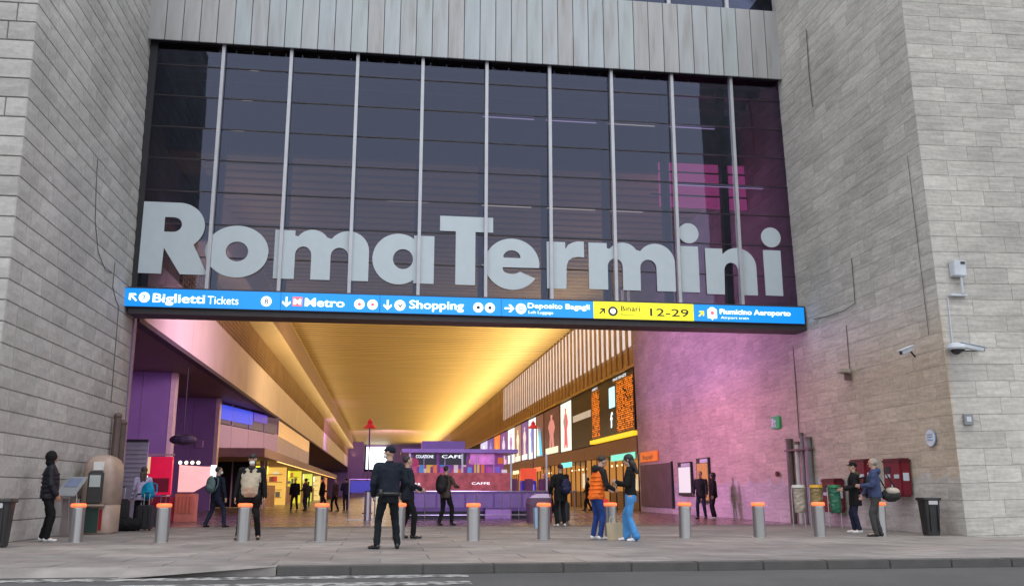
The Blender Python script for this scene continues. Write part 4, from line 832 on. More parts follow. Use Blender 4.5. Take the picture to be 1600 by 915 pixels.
obj('panel', B(-0.75, 0.0, -0.3, -0.1, 0.86, 1.75), M_crim, rs); obj('panel', B(0.02, 0.72, -0.4, -0.2, 0.9, 2.15), M_crim, rs)
obj('poster', B(-0.5, -0.25, -0.33, -0.31, 1.55, 2.2), emi('poster_blue', lin(130, 160, 240), 0.8), rs); obj('poster', B(-0.2, 0.0, -0.33, -0.31, 1.6, 2.15), emi('poster_mix', lin(220, 190, 150), 0.6), rs)
text('SALDI', 0.62, 0.16, M_swh, rs, (-0.68, -0.31, 1.38), bold=0.03); obj('drawer', B(0.08, 0.66, -0.43, -0.41, 1.0, 1.45), mat('crimson_dark', lin(130, 15, 45), 0.5), rs); obj('top_bar', B(-0.85, 0.75, -0.3, -0.25, 2.2, 2.25), M_beige, rs)
ks = thing('pastry_stall', 'small stall with a glowing bulb row and pink angled screen beside the crimson stand', 'stall', (-6.55, 33.2, 0))
obj('counter', B(-0.42, 0.25, -0.3, 0.3, 0, 0.95, 0.02), mat('orange_counter', lin(190, 120, 90), 0.5), ks)
plate('pink_sign', [[(-0.42, 0.95), (-0.42, 1.85), (0.35, 1.8), (0.75, 1.8), (0.75, 1.35), (0.1, 0.95)]], 0.08, mat('pink_screen', lin(235, 170, 160), 0.4, emis=lin(235, 170, 160), estr=0.55), ks, (0.1, -0.36, 0.05))
obj('white_edge', B(0.72, 0.9, -0.42, -0.34, 1.35, 1.9), emi('white_edge', (0.85, 0.95, 0.95, 1), 0.9), ks)
for i in range(4):
    bm = bmesh.new(); ell(bm, (-0.3 + i*0.2, -0.42, 1.98), (0.06, 0.06, 0.06)); obj('bulb', bm, emi('bulb_glow', (1, 0.85, 0.6, 1), 2.0), ks)
for i in range(5): obj('jar', B(-0.38 + i*0.12, -0.3 + i*0.12, -0.33, -0.301, 0.3, 0.85), mat('terracotta', lin(190, 110, 80), 0.5), ks)
hl = thing('hair_dryer_lamp', 'dark domed lamp hanging on the violet pier above the pink stall', 'lamp', (-6.6, 38.5, 2.6))
bm = bmesh.new(); ell(bm, (-1.4, 0, 0.45), (0.55, 0.4, 0.22)); obj('dome', bm, mat('dark_dome', (0.05, 0.045, 0.06, 1), 0.25), hl)
bm = bmesh.new(); tube(bm, (-1.4, 0, 0.6), (-1.4, 0, 3.55), 0.02); obj('stem', bm, M_dark, hl)
sp = thing('wall_speaker', 'small square pink box on the second violet pier', 'box', (-10.1, 53.0, 3.6)); obj('body', B(-0.2, 0.2, -0.12, 0, -0.2, 0.2, 0.02), mat('pink_box', (0.45, 0.3, 0.42, 1), 0.5), sp); obj('grille', B(-0.15, 0.15, -0.135, -0.121, -0.15, 0.15), M_pier, sp)

# ---------------------------------------------------------------- things on the right wall
def wallx(name, label, cat, y, z, group=None): return thing(name, label, cat, (xr(z + 0.3), y, z), 0, group)
M_maroon = mat('maroon_enamel', lin(110, 22, 38), 0.35, var=0.1)
for i, (y, z, lab) in enumerate(((22.45, 0.88, 'maroon letter box nearest the right corner, hanging clear on the travertine'), (24.2, 0.92, 'middle maroon letter box, half hidden behind the man in the blue jacket'), (26.0, 0.42, 'lowest maroon letter box, left of the person with the black backpack'))):
    t = wallx('letter_box', lab, 'letter box', y, z, 'maroon letter boxes on the right wall')
    bm = bmesh.new(); box(bm, -0.34, -0.04, -0.42, 0.42, 0, 0.95, 0, 0.04); obj('body', bm, M_maroon, t)
    bm = bmesh.new(); box(bm, -0.36, -0.03, -0.45, 0.45, 0.84, 0.97, 0, 0.04); obj('hood', bm, mat('maroon_dark', lin(80, 18, 28), 0.35), t)
    obj('slot', B(-0.352, -0.345, 0.05, 0.34, 0.6, 0.76), M_dark, t); obj('label_plate', B(-0.35, -0.341, 0.08, 0.3, 0.48, 0.57), M_let, t); obj('label_plate', B(-0.35, -0.341, -0.34, -0.12, 0.46, 0.56), M_let, t)
    obj('side_label', B(-0.28, -0.12, -0.432, -0.421, 0.4, 0.6), M_let, t); obj('lock', B(-0.35, -0.341, -0.02, 0.04, 0.25, 0.31), M_let, t)
    obj('mount', B(-0.04, 0.0, -0.2, 0.2, 0.1, 0.8), M_dark, t)
for i, (y0, y1, z0, z1, m, lab) in enumerate(((38.9, 40.7, 0.85, 2.3, 'w', 'white poster in a black frame, left of the couple'), (36.7, 38.2, 0.55, 2.4, 'y', 'ochre poster in a black frame, partly behind the couple'))):
    t = wallx('poster_case', lab, 'poster', (y0+y1)/2, z0, 'framed posters on the pink lit wall'); hw = (y1-y0)/2; H = z1-z0
    obj('frame', B(-0.12, -0.03, -hw, hw, 0, H), M_dark, t)
    obj('sheet', B(-0.13, -0.121, -hw+0.1, hw-0.1, 0.12, H-0.22), emi('poster_white', (0.75, 0.7, 0.75, 1), 0.55) if m == 'w' else mat('ochre_sheet', lin(170, 130, 70), 0.5, emis=lin(170, 130, 70), estr=0.25), t)
    obj('heading', B(-0.13, -0.121, -hw+0.1, hw-0.5, H-0.2, H-0.05), M_let, t)
t = wallx('dark_panel', 'large dark violet notice panel with faint drawings at the end of the pink lit wall', 'panel', 44.4, 0.3)
obj('face', B(-0.1, -0.03, -2.6, 2.6, 0, 2.05), mat('plum_panel', (0.09, 0.05, 0.08, 1), 0.5, var=0.3, scale=1.5), t); obj('frame', B(-0.12, -0.03, -2.7, -2.61, -0.05, 2.1), M_dark, t)
t = wallx('orange_sign', 'orange rectangular sign above the dark violet panel', 'sign', 45.3, 2.5); obj('face', B(-0.1, -0.03, -1.5, 1.5, 0, 0.5), mat('orange_plate', lin(220, 120, 50), 0.4, emis=lin(220, 110, 40), estr=0.3), t)
text('Bagagli', 1.8, 0.2, M_sbk, t, (-0.105, 1.0, 0.14), (R(90), 0, R(-90)))
t = wallx('exit_sign', 'small green and white emergency exit sign left of the downpipes', 'sign', 29.9, 3.12); obj('face', B(-0.08, -0.03, -0.32, 0.32, 0, 0.42, 0.01), mat('exit_green', lin(30, 140, 90), 0.4, emis=lin(25, 140, 90), estr=0.2), t)
plate('running_figure', [[(-0.05, 0.05), (0.02, 0.15), (-0.02, 0.25), (-0.1, 0.2), (-0.12, 0.23), (0.0, 0.32), (0.1, 0.28), (0.14, 0.2), (0.07, 0.24), (0.08, 0.14), (0.14, 0.05), (0.09, 0.04), (0.04, 0.12), (0.0, 0.04)]], 0.005, M_let, t, (-0.083, 0.05, 0.0), (R(90), 0, R(-90)))
obj('white_field', B(-0.086, -0.081, 0.12, 0.28, 0.06, 0.36), M_let, t)
t = wallx('round_sign', 'round pale blue and white sign on the travertine near the right corner', 'sign', 21.0, 2.3)
def disc_x(m, r, x, par, nm_='face', th=0.02):
    bm = bmesh.new(); bmesh.ops.create_cone(bm, cap_ends=True, segments=32, radius1=r, radius2=r, depth=th); bmesh.ops.rotate(bm, verts=bm.verts, matrix=Matrix.Rotation(R(90), 3, 'Y')); bmesh.ops.translate(bm, verts=bm.verts, vec=(x, 0, 0)); return obj(nm_, bm, m, par)
disc_x(mat('sign_pale', (0.6, 0.64, 0.68, 1), 0.4), 0.2, -0.05, t); disc_x(mat('sign_skyblue', lin(110, 150, 190), 0.4), 0.21, -0.045, t, 'rim')
for z in (-0.05, 0.02, 0.08): obj('line', B(-0.068, -0.062, -0.11, 0.11, z-0.012, z+0.012), mat('sign_skyblue', lin(110, 150, 190), 0.4), t)
t = wallx('wall_button', 'small dark red round button on the wall left of the downpipes', 'button', 30.1, 1.6); disc_x(mat('dark_red', lin(90, 30, 35), 0.4), 0.09, -0.06, t, 'face', 0.06)
# front face things (tower front at y = 20.1)
def wallf(name, label, cat, x, z): return thing(name, label, cat, (x, 20.07, z), 0)
M_camw = mat('camera_white', (0.5, 0.54, 0.58, 1), 0.4)
t = wallf('junction_box', 'pale blue grey junction box high on the front of the right tower', 'box', 13.85, 6.15); obj('cover', B(-0.17, 0.17, -0.2, 0, 0, 0.4, 0.02), M_camw, t)
bm = bmesh.new(); tube(bm, (0.05, -0.12, 0), (0.05, -0.12, -0.42), 0.03); obj('stem', bm, M_camw, t); obj('hinge', B(0.02, 0.13, -0.215, -0.201, 0.3, 0.36), M_dark, t); obj('shelf', B(-0.26, 0.18, -0.12, 0, -0.48, -0.43), M_camw, t); obj('side_duct', B(-0.3, -0.28, -0.025, 0.0, -1.9, -0.51), M_camw, t)
def cctv(label, loc, rz, tilt):
    t = thing('surveillance_camera', label, 'surveillance camera', loc, rz, 'surveillance cameras on the right tower')
    bm = bmesh.new(); box(bm, -0.055, 0.055, -0.5, 0.0, -0.05, 0.06, 0, 0.015); bmesh.ops.rotate(bm, verts=bm.verts, matrix=Matrix.Rotation(R(tilt), 3, 'X')); obj('housing', bm, M_camw, t)
    bm = bmesh.new(); box(bm, -0.075, 0.075, -0.56, 0.05, 0.062, 0.078); bmesh.ops.rotate(bm, verts=bm.verts, matrix=Matrix.Rotation(R(tilt), 3, 'X')); obj('sunshield', bm, M_camw, t)
    bm = bmesh.new(); ell(bm, (0, -0.5, -0.0), (0.04, 0.03, 0.04)); bmesh.ops.rotate(bm, verts=bm.verts, matrix=Matrix.Rotation(R(tilt), 3, 'X')); obj('lens', bm, M_dark, t)
    bm = bmesh.new(); tube(bm, (0, -0.1, -0.06), (0, 0.1, -0.2), 0.022); obj('arm', bm, M_dark, t); return t
cctv('leftmost white surveillance camera, tilted down towards the entrance', (13.02, 20.9, 4.5), -65, 18)
cctv('rightmost white surveillance camera, pointing down to the right over the corner', (13.62, 19.8, 4.42), 75, 14)
t = thing('dome_camera', 'round white dome camera with a dark lens between the two box cameras', 'surveillance camera', (13.5, 19.85, 4.32), 0, 'surveillance cameras on the right tower')
bm = bmesh.new(); lathe(bm, [(0.2, 0.0), (0.22, 0.04), (0.2, 0.12), (0.08, 0.16)]); obj('housing', bm, M_camw, t); bm = bmesh.new(); ell(bm, (0, 0, -0.01), (0.12, 0.12, 0.11)); obj('lens_dome', bm, M_dark, t); bm = bmesh.new(); tube(bm, (0, 0, 0.08), (0, 0.27, 0.1), 0.03); obj('arm', bm, M_dark, t); bm = bmesh.new(); tube(bm, (0.05, 0.2, 0.0), (0.75, 0.2, 0.02), 0.015); obj('cable', bm, M_dark, t)
t = wallf('small_plate', 'small square grey plate low on the front of the right tower', 'plate', 13.75, 2.55); obj('face', B(-0.12, 0.12, -0.06, 0, 0, 0.26, 0.01), mat('plate_grey', (0.2, 0.21, 0.22, 1), 0.5), t); obj('symbol', B(-0.06, 0.06, -0.066, -0.061, 0.08, 0.2), M_camw, t)
t = wallx('flood_lamp', 'small beige flood lamp with a bracket halfway up the right wall', 'lamp', 24.6, 4.35); bm = bmesh.new(); box(bm, -0.38, -0.08, -0.16, 0.16, 0, 0.12, 0, 0.02); obj('housing', bm, mat('lamp_beige', (0.38, 0.33, 0.28, 1), 0.5), t); obj('bracket', B(-0.2, -0.02, -0.05, 0.05, -0.2, -0.001), M_pipeb, t); bm = bmesh.new(); tube(bm, (-0.03, 0, 0.1), (-0.03, 0, 1.4), 0.012, 6); obj('cable', bm, M_pipeb, t)
def wire(label, pts, r=0.012):
    bm = bmesh.new()
    pts = [(p[0] - (LEAN_R if p[0] > 0 else LEAN_L)*p[2], p[1], p[2]) for p in pts]
    for a, b_ in zip(pts, pts[1:]): tube(bm, a, b_, r, 6)
    return tag(obj('cable', bm, mat('black_cable', (0.09, 0.088, 0.085, 1), 0.6)), label, 'cable', 'cables on the tower walls')
wx = XR - 0.03
wire('black cable dropping then sagging down the right wall to the end of the sign', [(wx, 23.87, 7.6), (wx, 23.9, 6.9), (wx, 23.94, 6.28), (wx, 24.6, 6.2), (wx, 25.6, 6.22), (wx, 26.5, 6.3)])
wire('vertical dark cable at the top of the right wall', [(wx, 25.2, 15.5), (wx, 25.3, 14.0), (wx, 25.28, 12.9)], 0.015)
wire('thin vertical cable low on the right wall beside the junction box', [(wx, 20.6, 9.5), (wx, 20.6, 4.8)], 0.008)
wl_ = XL + 0.02
wire('black cable looping down the left wall to the start of the sign', [(wl_, 23.5, 9.4), (wl_, 23.6, 8.6), (wl_, 23.75, 7.8), (wl_, 24.2, 7.1), (wl_, 24.9, 6.8), (wl_, 25.5, 6.85)], 0.009)
wire('short dark vertical cable beside the left end of the sign', [(wl_, 25.7, 7.2), (wl_, 25.7, 6.5), (wl_, 26.1, 6.2), (wl_, 26.4, 6.1), (wl_, 26.4, 3.4)], 0.01)
# recycling stand
rc = thing('recycling_stand', 'recycling stand with white, yellow and green lids beside the downpipes', 'recycling bins', (12.45, 25.2, 0), -12)
for i, (cname, c) in enumerate((('white', (200, 200, 190)), ('yellow', (215, 165, 40)), ('green', (40, 120, 75)))):
    x = -0.62 + i*0.48; y = -0.1*i
    bm = bmesh.new(); cyl(bm, (x, y, 1.12), 0.19, 0.17, 0.08, 20); obj('lid', bm, mat('lid_' + cname, lin(*c), 0.45), rc)
    bm = bmesh.new(); loft(bm, [((x, y, 0.42), 0.12, 0.11), ((x+0.02, y, 0.55), 0.16, 0.14), ((x, y, 0.9), 0.15, 0.14), ((x, y, 1.11), 0.17, 0.16)], 20); 
    bg_ = fuse('bag', bm, 0.02, mat('bag_' + cname, lin(*[(165, 155, 140), (150, 130, 85), (45, 110, 85)][i]), 0.35), rc, 2, 0.02)
    for s in (-0.17, 0.17):
        bm = bmesh.new(); tube(bm, (x+s, y+0.1, 0), (x+s, y+0.1, 1.12), 0.015, 6); obj('leg', bm, M_steel, rc)

# ---------------------------------------------------------------- bollards
M_bol = mat('bollard_steel', (0.4, 0.4, 0.4, 1), 0.3, 0.85, var=0.15, scale=2, stretch=(1, 1, 0.1))
M_led = mat('led_ring', lin(240, 70, 30), 0.4, emis=(1.0, 0.12, 0.04, 1), estr=1.6, var=0)
M_orange = mat('lit_top', lin(225, 120, 80), 0.4, emis=lin(240, 130, 80), estr=0.25, var=0)
bpos = [(-6.2, 20.35), (-4.45, 20.1), (-2.85, 20.25), (-1.25, 20.1), (0.37, 20.35), (1.93, 19.7), (3.5, 20.1), (5.05, 20.3), (6.75, 20.3), (8.5, 20.3), (10.05, 20.5), (11.55, 20.5)]
places = ['first from the left, before the beige booth', 'second from the left, before the crimson stand', 'standing in front of the bearded man', 'fourth from the left, before the far yellow shops', 'just right of the officer seen from behind', 'straight before the purple kiosk', 'before the grey domed bin, left of the orange vest', 'between the orange vest and the light blue jeans', 'before the framed posters', 'right of the couple by the pink wall', 'before the recycling stand', 'beside the man in the blue jacket']
b0 = None
for i, (x, y) in enumerate(bpos):
    if b0 is None:
        b0 = thing('bollard', '', 'bollard', (x, y, 0), 0, 'steel bollards along the pavement')
        bm = bmesh.new(); lathe(bm, [(0.135, 0), (0.135, 0.67), (0.13, 0.69)], seg=28); o = obj('post', bm, M_bol, b0, smooth=False)
        bm = bmesh.new(); lathe(bm, [(0.13, 0.691), (0.15, 0.695), (0.15, 0.718), (0.142, 0.72)], seg=28); obj('lit_band', bm, M_orange, b0)
        bm = bmesh.new(); lathe(bm, [(0.142, 0.721), (0.15, 0.728), (0.15, 0.752), (0.13, 0.77), (0.02, 0.775)], seg=28); obj('light_ring', bm, M_led, b0)
        bm = bmesh.new(); lathe(bm, [(0.17, 0.0), (0.17, 0.006), (0.15, 0.008)], seg=28); obj('floor_ring', bm, M_steel, b0)
        t = b0
    else: t = copy_tree(b0)
    t.location = (x, y, -0.004); t.rotation_euler = (R(random.uniform(-0.9, 0.9)), R(random.uniform(-0.9, 0.9)), R(random.uniform(0, 360))); t['label'] = 'steel bollard with glowing orange top, ' + places[i]

# ---------------------------------------------------------------- people
def cloth(name, col, rough=0.85, bump=0.35, bs=60):
    return mat('cloth_' + name, col if len(col) == 4 else lin(*col), rough, var=0.22, scale=5, bump=bump, bscale=bs, spec=0.25)
SKIN = mat('skin', (0.42, 0.26, 0.19, 1), 0.5, var=0.06, scale=8); SKIN2 = mat('skin_tan', (0.3, 0.17, 0.11, 1), 0.5, var=0.06, scale=8)
M_eye = mat('eye_dark', (0.02, 0.015, 0.01, 1), 0.2); M_mouth = mat('lips', (0.3, 0.12, 0.1, 1), 0.5)
def ik(a, t, l1, l2, pole):
    a, t, pole = Vector(a), Vector(t), Vector(pole); d = t - a; L = min(d.length, (l1+l2)*0.995); dn = d.normalized()
    t = a + dn*L; x = (l1*l1 - l2*l2 + L*L)/(2*L); h = math.sqrt(max(0, l1*l1 - x*x)); p = pole - dn*pole.dot(dn)
    if p.length < 1e-4: p = Vector((0, 1, 0)) - dn*dn.y
    return a + dn*x + p.normalized()*h, t
def person(label, loc, h, H=1.75, feet=((-0.11, 0.0), (0.11, 0.02)), toes=(6, -6), hands=None, lean=0, side=0, head=(0, 0), bulk=1.0, hem=0.82, sleeve=1.0,
           top=None, topk='jacket', arms=None, legs=None, flare=0.0, shoes=None, hair=None, hairk='short', extra=None, skin=SKIN, far=False, belly=0.0, hood=None):
    s = H/1.75
    root = thing('person', label, 'person', loc, h)
    vx = 0.02 if far else 0.0085
    fl, fr = feet
    mx = (fl[0]+fr[0])/2; my = (fl[1]+fr[1])/2
    spread = math.hypot(fl[0]-fr[0], fl[1]-fr[1]); hz = 0.93 - 0.12*max(0, spread-0.25)
    P = Vector((mx, my, hz))
    def T(v):   # torso frame: upright offset from pelvis, leaned
        v = Vector(v); v = Matrix.Rotation(R(-lean), 3, 'X') @ v; v = Matrix.Rotation(R(side), 3, 'Y') @ v
        return P + v
    sh = [T((-0.18*min(bulk, 1.12), 0, 0.5)), T((0.18*min(bulk, 1.12), 0, 0.5))]
    hp = [P + Vector((-0.09, 0, -0.02)), P + Vector((0.09, 0, -0.02))]
    ank = [Vector((f[0], f[1], 0.09)) for f in feet]
    kn = []
    for i in (0, 1):
        k, a = ik(hp[i], ank[i], 0.418, 0.418, (0.1*(-1 if i == 0 else 1), 1, 0)); kn.append(k); ank[i] = a
    if hands is None: hands = ((-0.27, 0.06, 0.80), (0.27, 0.06, 0.80))
    el, wr = [], []
    for i in (0, 1):
        e, w_ = ik(sh[i], Vector(hands[i]), 0.29, 0.26, ((-0.5 if i == 0 else 0.5), -1, -0.3)); el.append(e); wr.append(w_)
    neck = T((0, 0.0, 0.57)); hc = T((0, 0.03, 0.735))
    HR = Matrix.Rotation(R(head[0]), 3, 'Z') @ Matrix.Rotation(R(-head[1]-lean*0.3), 3, 'X')
    hd = lambda v: neck + HR @ Vector((v[0], v[1], v[2] + 0.17))
    S = lambda bm: bmesh.ops.scale(bm, vec=(s, s, s), verts=bm.verts)
    # body: one continuous skin from head to feet
    bm = bmesh.new()
    ell(bm, hd((0, 0, 0.015)), (0.074, 0.094, 0.1), HR, 20, 14); ell(bm, hd((0, 0.028, -0.055)), (0.055, 0.062, 0.062), HR, 16, 12)
    if not far:
        capsule(bm, hd((0, 0.088, 0.015)), hd((0, 0.112, -0.022)), 0.009, 0.014)
        ell(bm, hd((0, 0.085, 0.045)), (0.05, 0.014, 0.01), HR); ell(bm, hd((0, 0.086, -0.085)), (0.02, 0.015, 0.014), HR)
        for sg_ in (-1, 1): ell(bm, hd((0.077*sg_, -0.005, 0.0)), (0.012, 0.022, 0.034), HR)
    capsule(bm, T((0, -0.01, 0.5)), hd((0, -0.01, -0.06)), 0.058, 0.052)
    loft(bm, [(T((0, 0, -0.1)), 0.15, 0.1), (T((0, 0, 0.05)), 0.14, 0.1), (T((0, 0, 0.2)), 0.13, 0.09), (T((0, 0, 0.38)), 0.155, 0.1), (T((0, 0, 0.5)), 0.13, 0.075), (T((0, 0, 0.55)), 0.06, 0.05)], 16)
    for i in (0, 1):
        capsule(bm, T((0.03*(-1, 1)[i], 0, 0.5)), sh[i], 0.05, 0.05); capsule(bm, sh[i], el[i], 0.046, 0.037); capsule(bm, el[i], wr[i], 0.037, 0.025)
        capsule(bm, hp[i], kn[i], 0.08, 0.055); capsule(bm, kn[i], ank[i], 0.052, 0.036)
        a = Matrix.Rotation(R(toes[i]), 3, 'Z'); capsule(bm, ank[i] + Vector((0, 0, -0.03)), ank[i] + a @ Vector((0, 0.14, -0.05)), 0.035, 0.03)
        d = (wr[i]-el[i]).normalized(); si = (-1, 1)[i]; inn = Vector((-si, 0, 0)); inn = (inn - d*inn.dot(d)).normalized(); th = d.cross(inn)*(-si)
        if th.y < 0: th = -th
        pc = wr[i] + d*0.045; fw_ = th
        rot = Matrix((fw_, inn, d)).transposed()
        ell(bm, pc, (0.04, 0.016, 0.05), rot)
        if not far:
            for q, (o_, l_) in enumerate(((0.03, 0.072), (0.01, 0.08), (-0.011, 0.074), (-0.031, 0.058))):
                p0 = pc + fw_*o_ + d*0.036; p1 = p0 + d*l_*0.5 + inn*0.01; p2 = p1 + d*l_*0.4 + inn*0.026
                capsule(bm, p0, p1, 0.0095, 0.009); capsule(bm, p1, p2, 0.009, 0.008)
            t0 = pc + fw_*0.032 - d*0.02; capsule(bm, t0, t0 + fw_*0.025 + d*0.035 + inn*0.012, 0.012, 0.01); capsule(bm, t0 + fw_*0.025 + d*0.035 + inn*0.012, t0 + fw_*0.028 + d*0.06 + inn*0.024, 0.01, 0.009)
    S(bm); fuse('body', bm, vx*s, skin, root, 3, ratio=None if far else 0.35)
    if not far:
        for sg_ in (-1, 1):
            bm = bmesh.new(); ell(bm, hd((0.03*sg_, 0.092, 0.018)), (0.011, 0.006, 0.007), HR); S(bm); obj('eye', bm, M_eye, root, smooth=True)
        bm = bmesh.new(); ell(bm, hd((0, 0.094, -0.055)), (0.024, 0.006, 0.007), HR); S(bm); obj('mouth', bm, M_mouth, root, smooth=True)
    cv = 0.022 if far else 0.013
    # trousers
    lg = legs; bm = bmesh.new()
    loft(bm, [(P + Vector((0, 0, -0.13)), 0.15*min(bulk, 1.1), 0.115), (P + Vector((0, 0, 0.0)), 0.165*min(bulk, 1.1), 0.125), (P + Vector((0, 0, 0.1)), 0.15*bulk, 0.11*bulk)], 18)
    for i in (0, 1):
        capsule(bm, hp[i] + Vector((0, 0, -0.04)), kn[i], 0.094, 0.07); m_ = kn[i].lerp(ank[i], 0.6); capsule(bm, kn[i], m_, 0.07, 0.062 + flare*0.5); capsule(bm, m_, ank[i] + Vector((0, 0, 0.0)), 0.062 + flare*0.5, 0.058 + flare)
    S(bm); fuse('trousers', bm, cv*s, lg, root, 3, 0.011, None if far else 0.5)
    # shoes
    for i in (0, 1):
        a = Matrix.Rotation(R(toes[i]), 3, 'Z'); bm = bmesh.new(); c = Vector((ank[i].x, ank[i].y, 0))
        ell(bm, c + a @ Vector((0, -0.02, 0.045)), (0.043, 0.055, 0.05), a); ell(bm, c + a @ Vector((0, 0.07, 0.035)), (0.045, 0.08, 0.042), a); ell(bm, c + a @ Vector((0, 0.14, 0.025)), (0.046, 0.065, 0.034), a); capsule(bm, c + Vector((0, 0, 0.06)), c + Vector((0, 0, 0.11)), 0.046, 0.045)
        S(bm); fuse('shoe', bm, cv*s, shoes, root, 2, flat=0.002)
    # top
    b = bulk; z0 = hem - hz; bm = bmesh.new()
    loft(bm, [(T((0, 0, z0)), 0.175*b, 0.135*b), (T((0, belly*0.6, 0.03)), 0.172*b, 0.13*b + belly*0.6), (T((0, belly, 0.16)), 0.158*b, 0.12*b + belly), (T((0, 0.01 + belly*0.4, 0.3)), 0.172*b, 0.128*b + belly*0.4), (T((0, 0.005, 0.44)), 0.175*b, 0.118*b), (T((0, 0, 0.52)), 0.13*b, 0.088*b), (T((0, 0, 0.575)), 0.072, 0.07)], 22)
    armm = []
    ab = bm if arms is None else bmesh.new()
    for i in (0, 1):
        capsule(ab, T((0.06*(-1, 1)[i], 0, 0.5)), sh[i], 0.062*b, 0.066*b); capsule(ab, sh[i], el[i], 0.066*b, 0.054*b)
        capsule(ab, el[i], el[i].lerp(wr[i], min(0.97, sleeve)), 0.054*b, 0.043*b)
    if topk == 'puffer':
        for q in range(6):
            zz = z0 + 0.06 + q*0.085
            if zz < 0.5: loft(bm, [(T((0, 0.005, zz - 0.03)), 0.165*b, 0.12*b), (T((0, 0.005, zz)), 0.19*b, 0.145*b), (T((0, 0.005, zz + 0.03)), 0.165*b, 0.12*b)], 20)
    S(bm); fuse('jacket' if topk != 'shirt' else 'shirt', bm, cv*s, top, root, 3, 0.014, None if far else 0.5)
    if arms is not None: S(ab); fuse('sleeves', ab, cv*s, arms, root, 3, 0.006, None if far else 0.5)
    # collar
    bm = bmesh.new(); loft(bm, [(T((0, 0, 0.53)), 0.08, 0.078), (T((0, 0.0, 0.6)), 0.07, 0.07)], 18); S(bm); obj('collar', bm, arms or top, root, smooth=True)
    if hood:
        bm = bmesh.new(); ell(bm, T((0, -0.09, 0.55)), (0.13, 0.075, 0.09)); capsule(bm, T((-0.1, -0.03, 0.56)), T((0.1, -0.03, 0.56)), 0.05, 0.05); S(bm); fuse('hood', bm, cv*s, hood, root, 2, 0.006)
    # hair / headwear
    bm = bmesh.new()
    if hairk == 'short': ell(bm, hd((0, -0.03, 0.038)), (0.081, 0.094, 0.09), HR, 20, 14)
    elif hairk == 'thin': ell(bm, hd((0, -0.026, 0.02)), (0.081, 0.095, 0.09), HR, 20, 14)
    elif hairk == 'cap': ell(bm, hd((0, -0.012, 0.045)), (0.086, 0.105, 0.085), HR, 20, 14); ell(bm, hd((0, 0.1, 0.05)), (0.065, 0.06, 0.01), HR, 16, 8)
    elif hairk == 'long':
        ell(bm, hd((0, -0.02, 0.03)), (0.092, 0.108, 0.1), HR, 20, 14); ell(bm, hd((0, -0.06, -0.09)), (0.088, 0.07, 0.14), HR, 16, 12); capsule(bm, hd((-0.04, -0.085, -0.1)), hd((-0.04, -0.13, -0.3)), 0.06, 0.035); capsule(bm, hd((0.04, -0.085, -0.1)), hd((0.04, -0.12, -0.28)), 0.06, 0.035)
    elif hairk == 'hood': ell(bm, hd((0, -0.022, 0.01)), (0.1, 0.115, 0.125), HR, 20, 14); ell(bm, hd((0, -0.03, -0.11)), (0.085, 0.09, 0.08), HR, 16, 12); 
    S(bm); fuse({'cap': 'cap', 'hood': 'hood'}.get(hairk, 'hair'), bm, (0.016 if far else 0.009)*s, hair, root, 2, 0.004)
    if extra:
        for nme, fn, m_ in extra:
            bm = bmesh.new(); fn(bm, T, hd, HR); S(bm); obj(nme, bm, m_, root, smooth=True)
    return root
BLK = cloth('black', (0.007, 0.007, 0.008, 1)); NAVY = cloth('navy', (0.01, 0.013, 0.028, 1)); CHAR = cloth('charcoal', (0.018, 0.018, 0.02, 1)); DNAVY = cloth('uniform_navy', (0.008, 0.012, 0.021, 1))
JEAN = cloth('light_jeans', lin(70, 130, 185)); BLUE = cloth('blue_trousers', lin(35, 60, 120)); DJEAN = cloth('dark_jeans', lin(35, 38, 60)); ORNG = cloth('orange_quilt', lin(225, 105, 30), 0.6)
LAV = cloth('lavender', lin(165, 155, 185)); BEIGE = cloth('beige_knit', lin(165, 155, 135)); BLJ = cloth('dusk_blue', lin(55, 65, 95)); GRYT = cloth('grey_trousers', lin(62, 62, 62)); BRN = cloth('brown_grey', lin(75, 65, 58)); OLIV = cloth('olive_fur', lin(70, 66, 45))
HAIRK = mat('black_hair', (0.012, 0.01, 0.009, 1), 0.5, var=0.3, scale=20, bump=0.5, bscale=80); HAIRB = mat('brown_hair', (0.04, 0.02, 0.013, 1), 0.5, var=0.3, scale=20, bump=0.5, bscale=80); HAIRG = mat('grey_hair', (0.25, 0.23, 0.21, 1), 0.6, var=0.3, scale=20, bump=0.5, bscale=80)
WSH = mat('white_shoe', (0.65, 0.65, 0.65, 1), 0.5); BSH = mat('black_shoe', (0.012, 0.012, 0.012, 1), 0.35); M_mask = mat('white_mask', (0.7, 0.72, 0.72, 1), 0.6)
def mask(bm, T, hd, HR): ell(bm, hd((0, 0.058, -0.05)), (0.058, 0.062, 0.05), HR, 16, 12)
def beard(bm, T, hd, HR): ell(bm, hd((0, 0.05, -0.075)), (0.06, 0.062, 0.05), HR, 16, 12)
def glasses(bm, T, hd, HR):
    for sx_ in (-1, 1): ell(bm, hd((0.032*sx_, 0.1, 0.018)), (0.022, 0.004, 0.016), HR)
    tube(bm, hd((-0.01, 0.103, 0.02)), hd((0.01, 0.103, 0.02)), 0.003, 6)
def badge(bm, T, hd, HR): box(bm, *sum([[a-b_, a+b_] for a, b_ in zip(T((0.17, -0.1, 0.3)), (0.05, 0.03, 0.06))], []))
person('person in black padded jacket, black hood and white shoes, standing at the left wall', (-6.9, 20.6, 0), -70, 1.80, feet=((-0.12, -0.04), (0.13, 0.04)), hands=((-0.24, 0.12, 0.92), (0.24, 0.14, 0.92)), bulk=1.18, topk='puffer', top=cloth('black_nylon', (0.013, 0.013, 0.02, 1), 0.5), legs=BLK, shoes=WSH, hair=BLK, hairk='hood', skin=SKIN2, hem=0.84, belly=0.02)
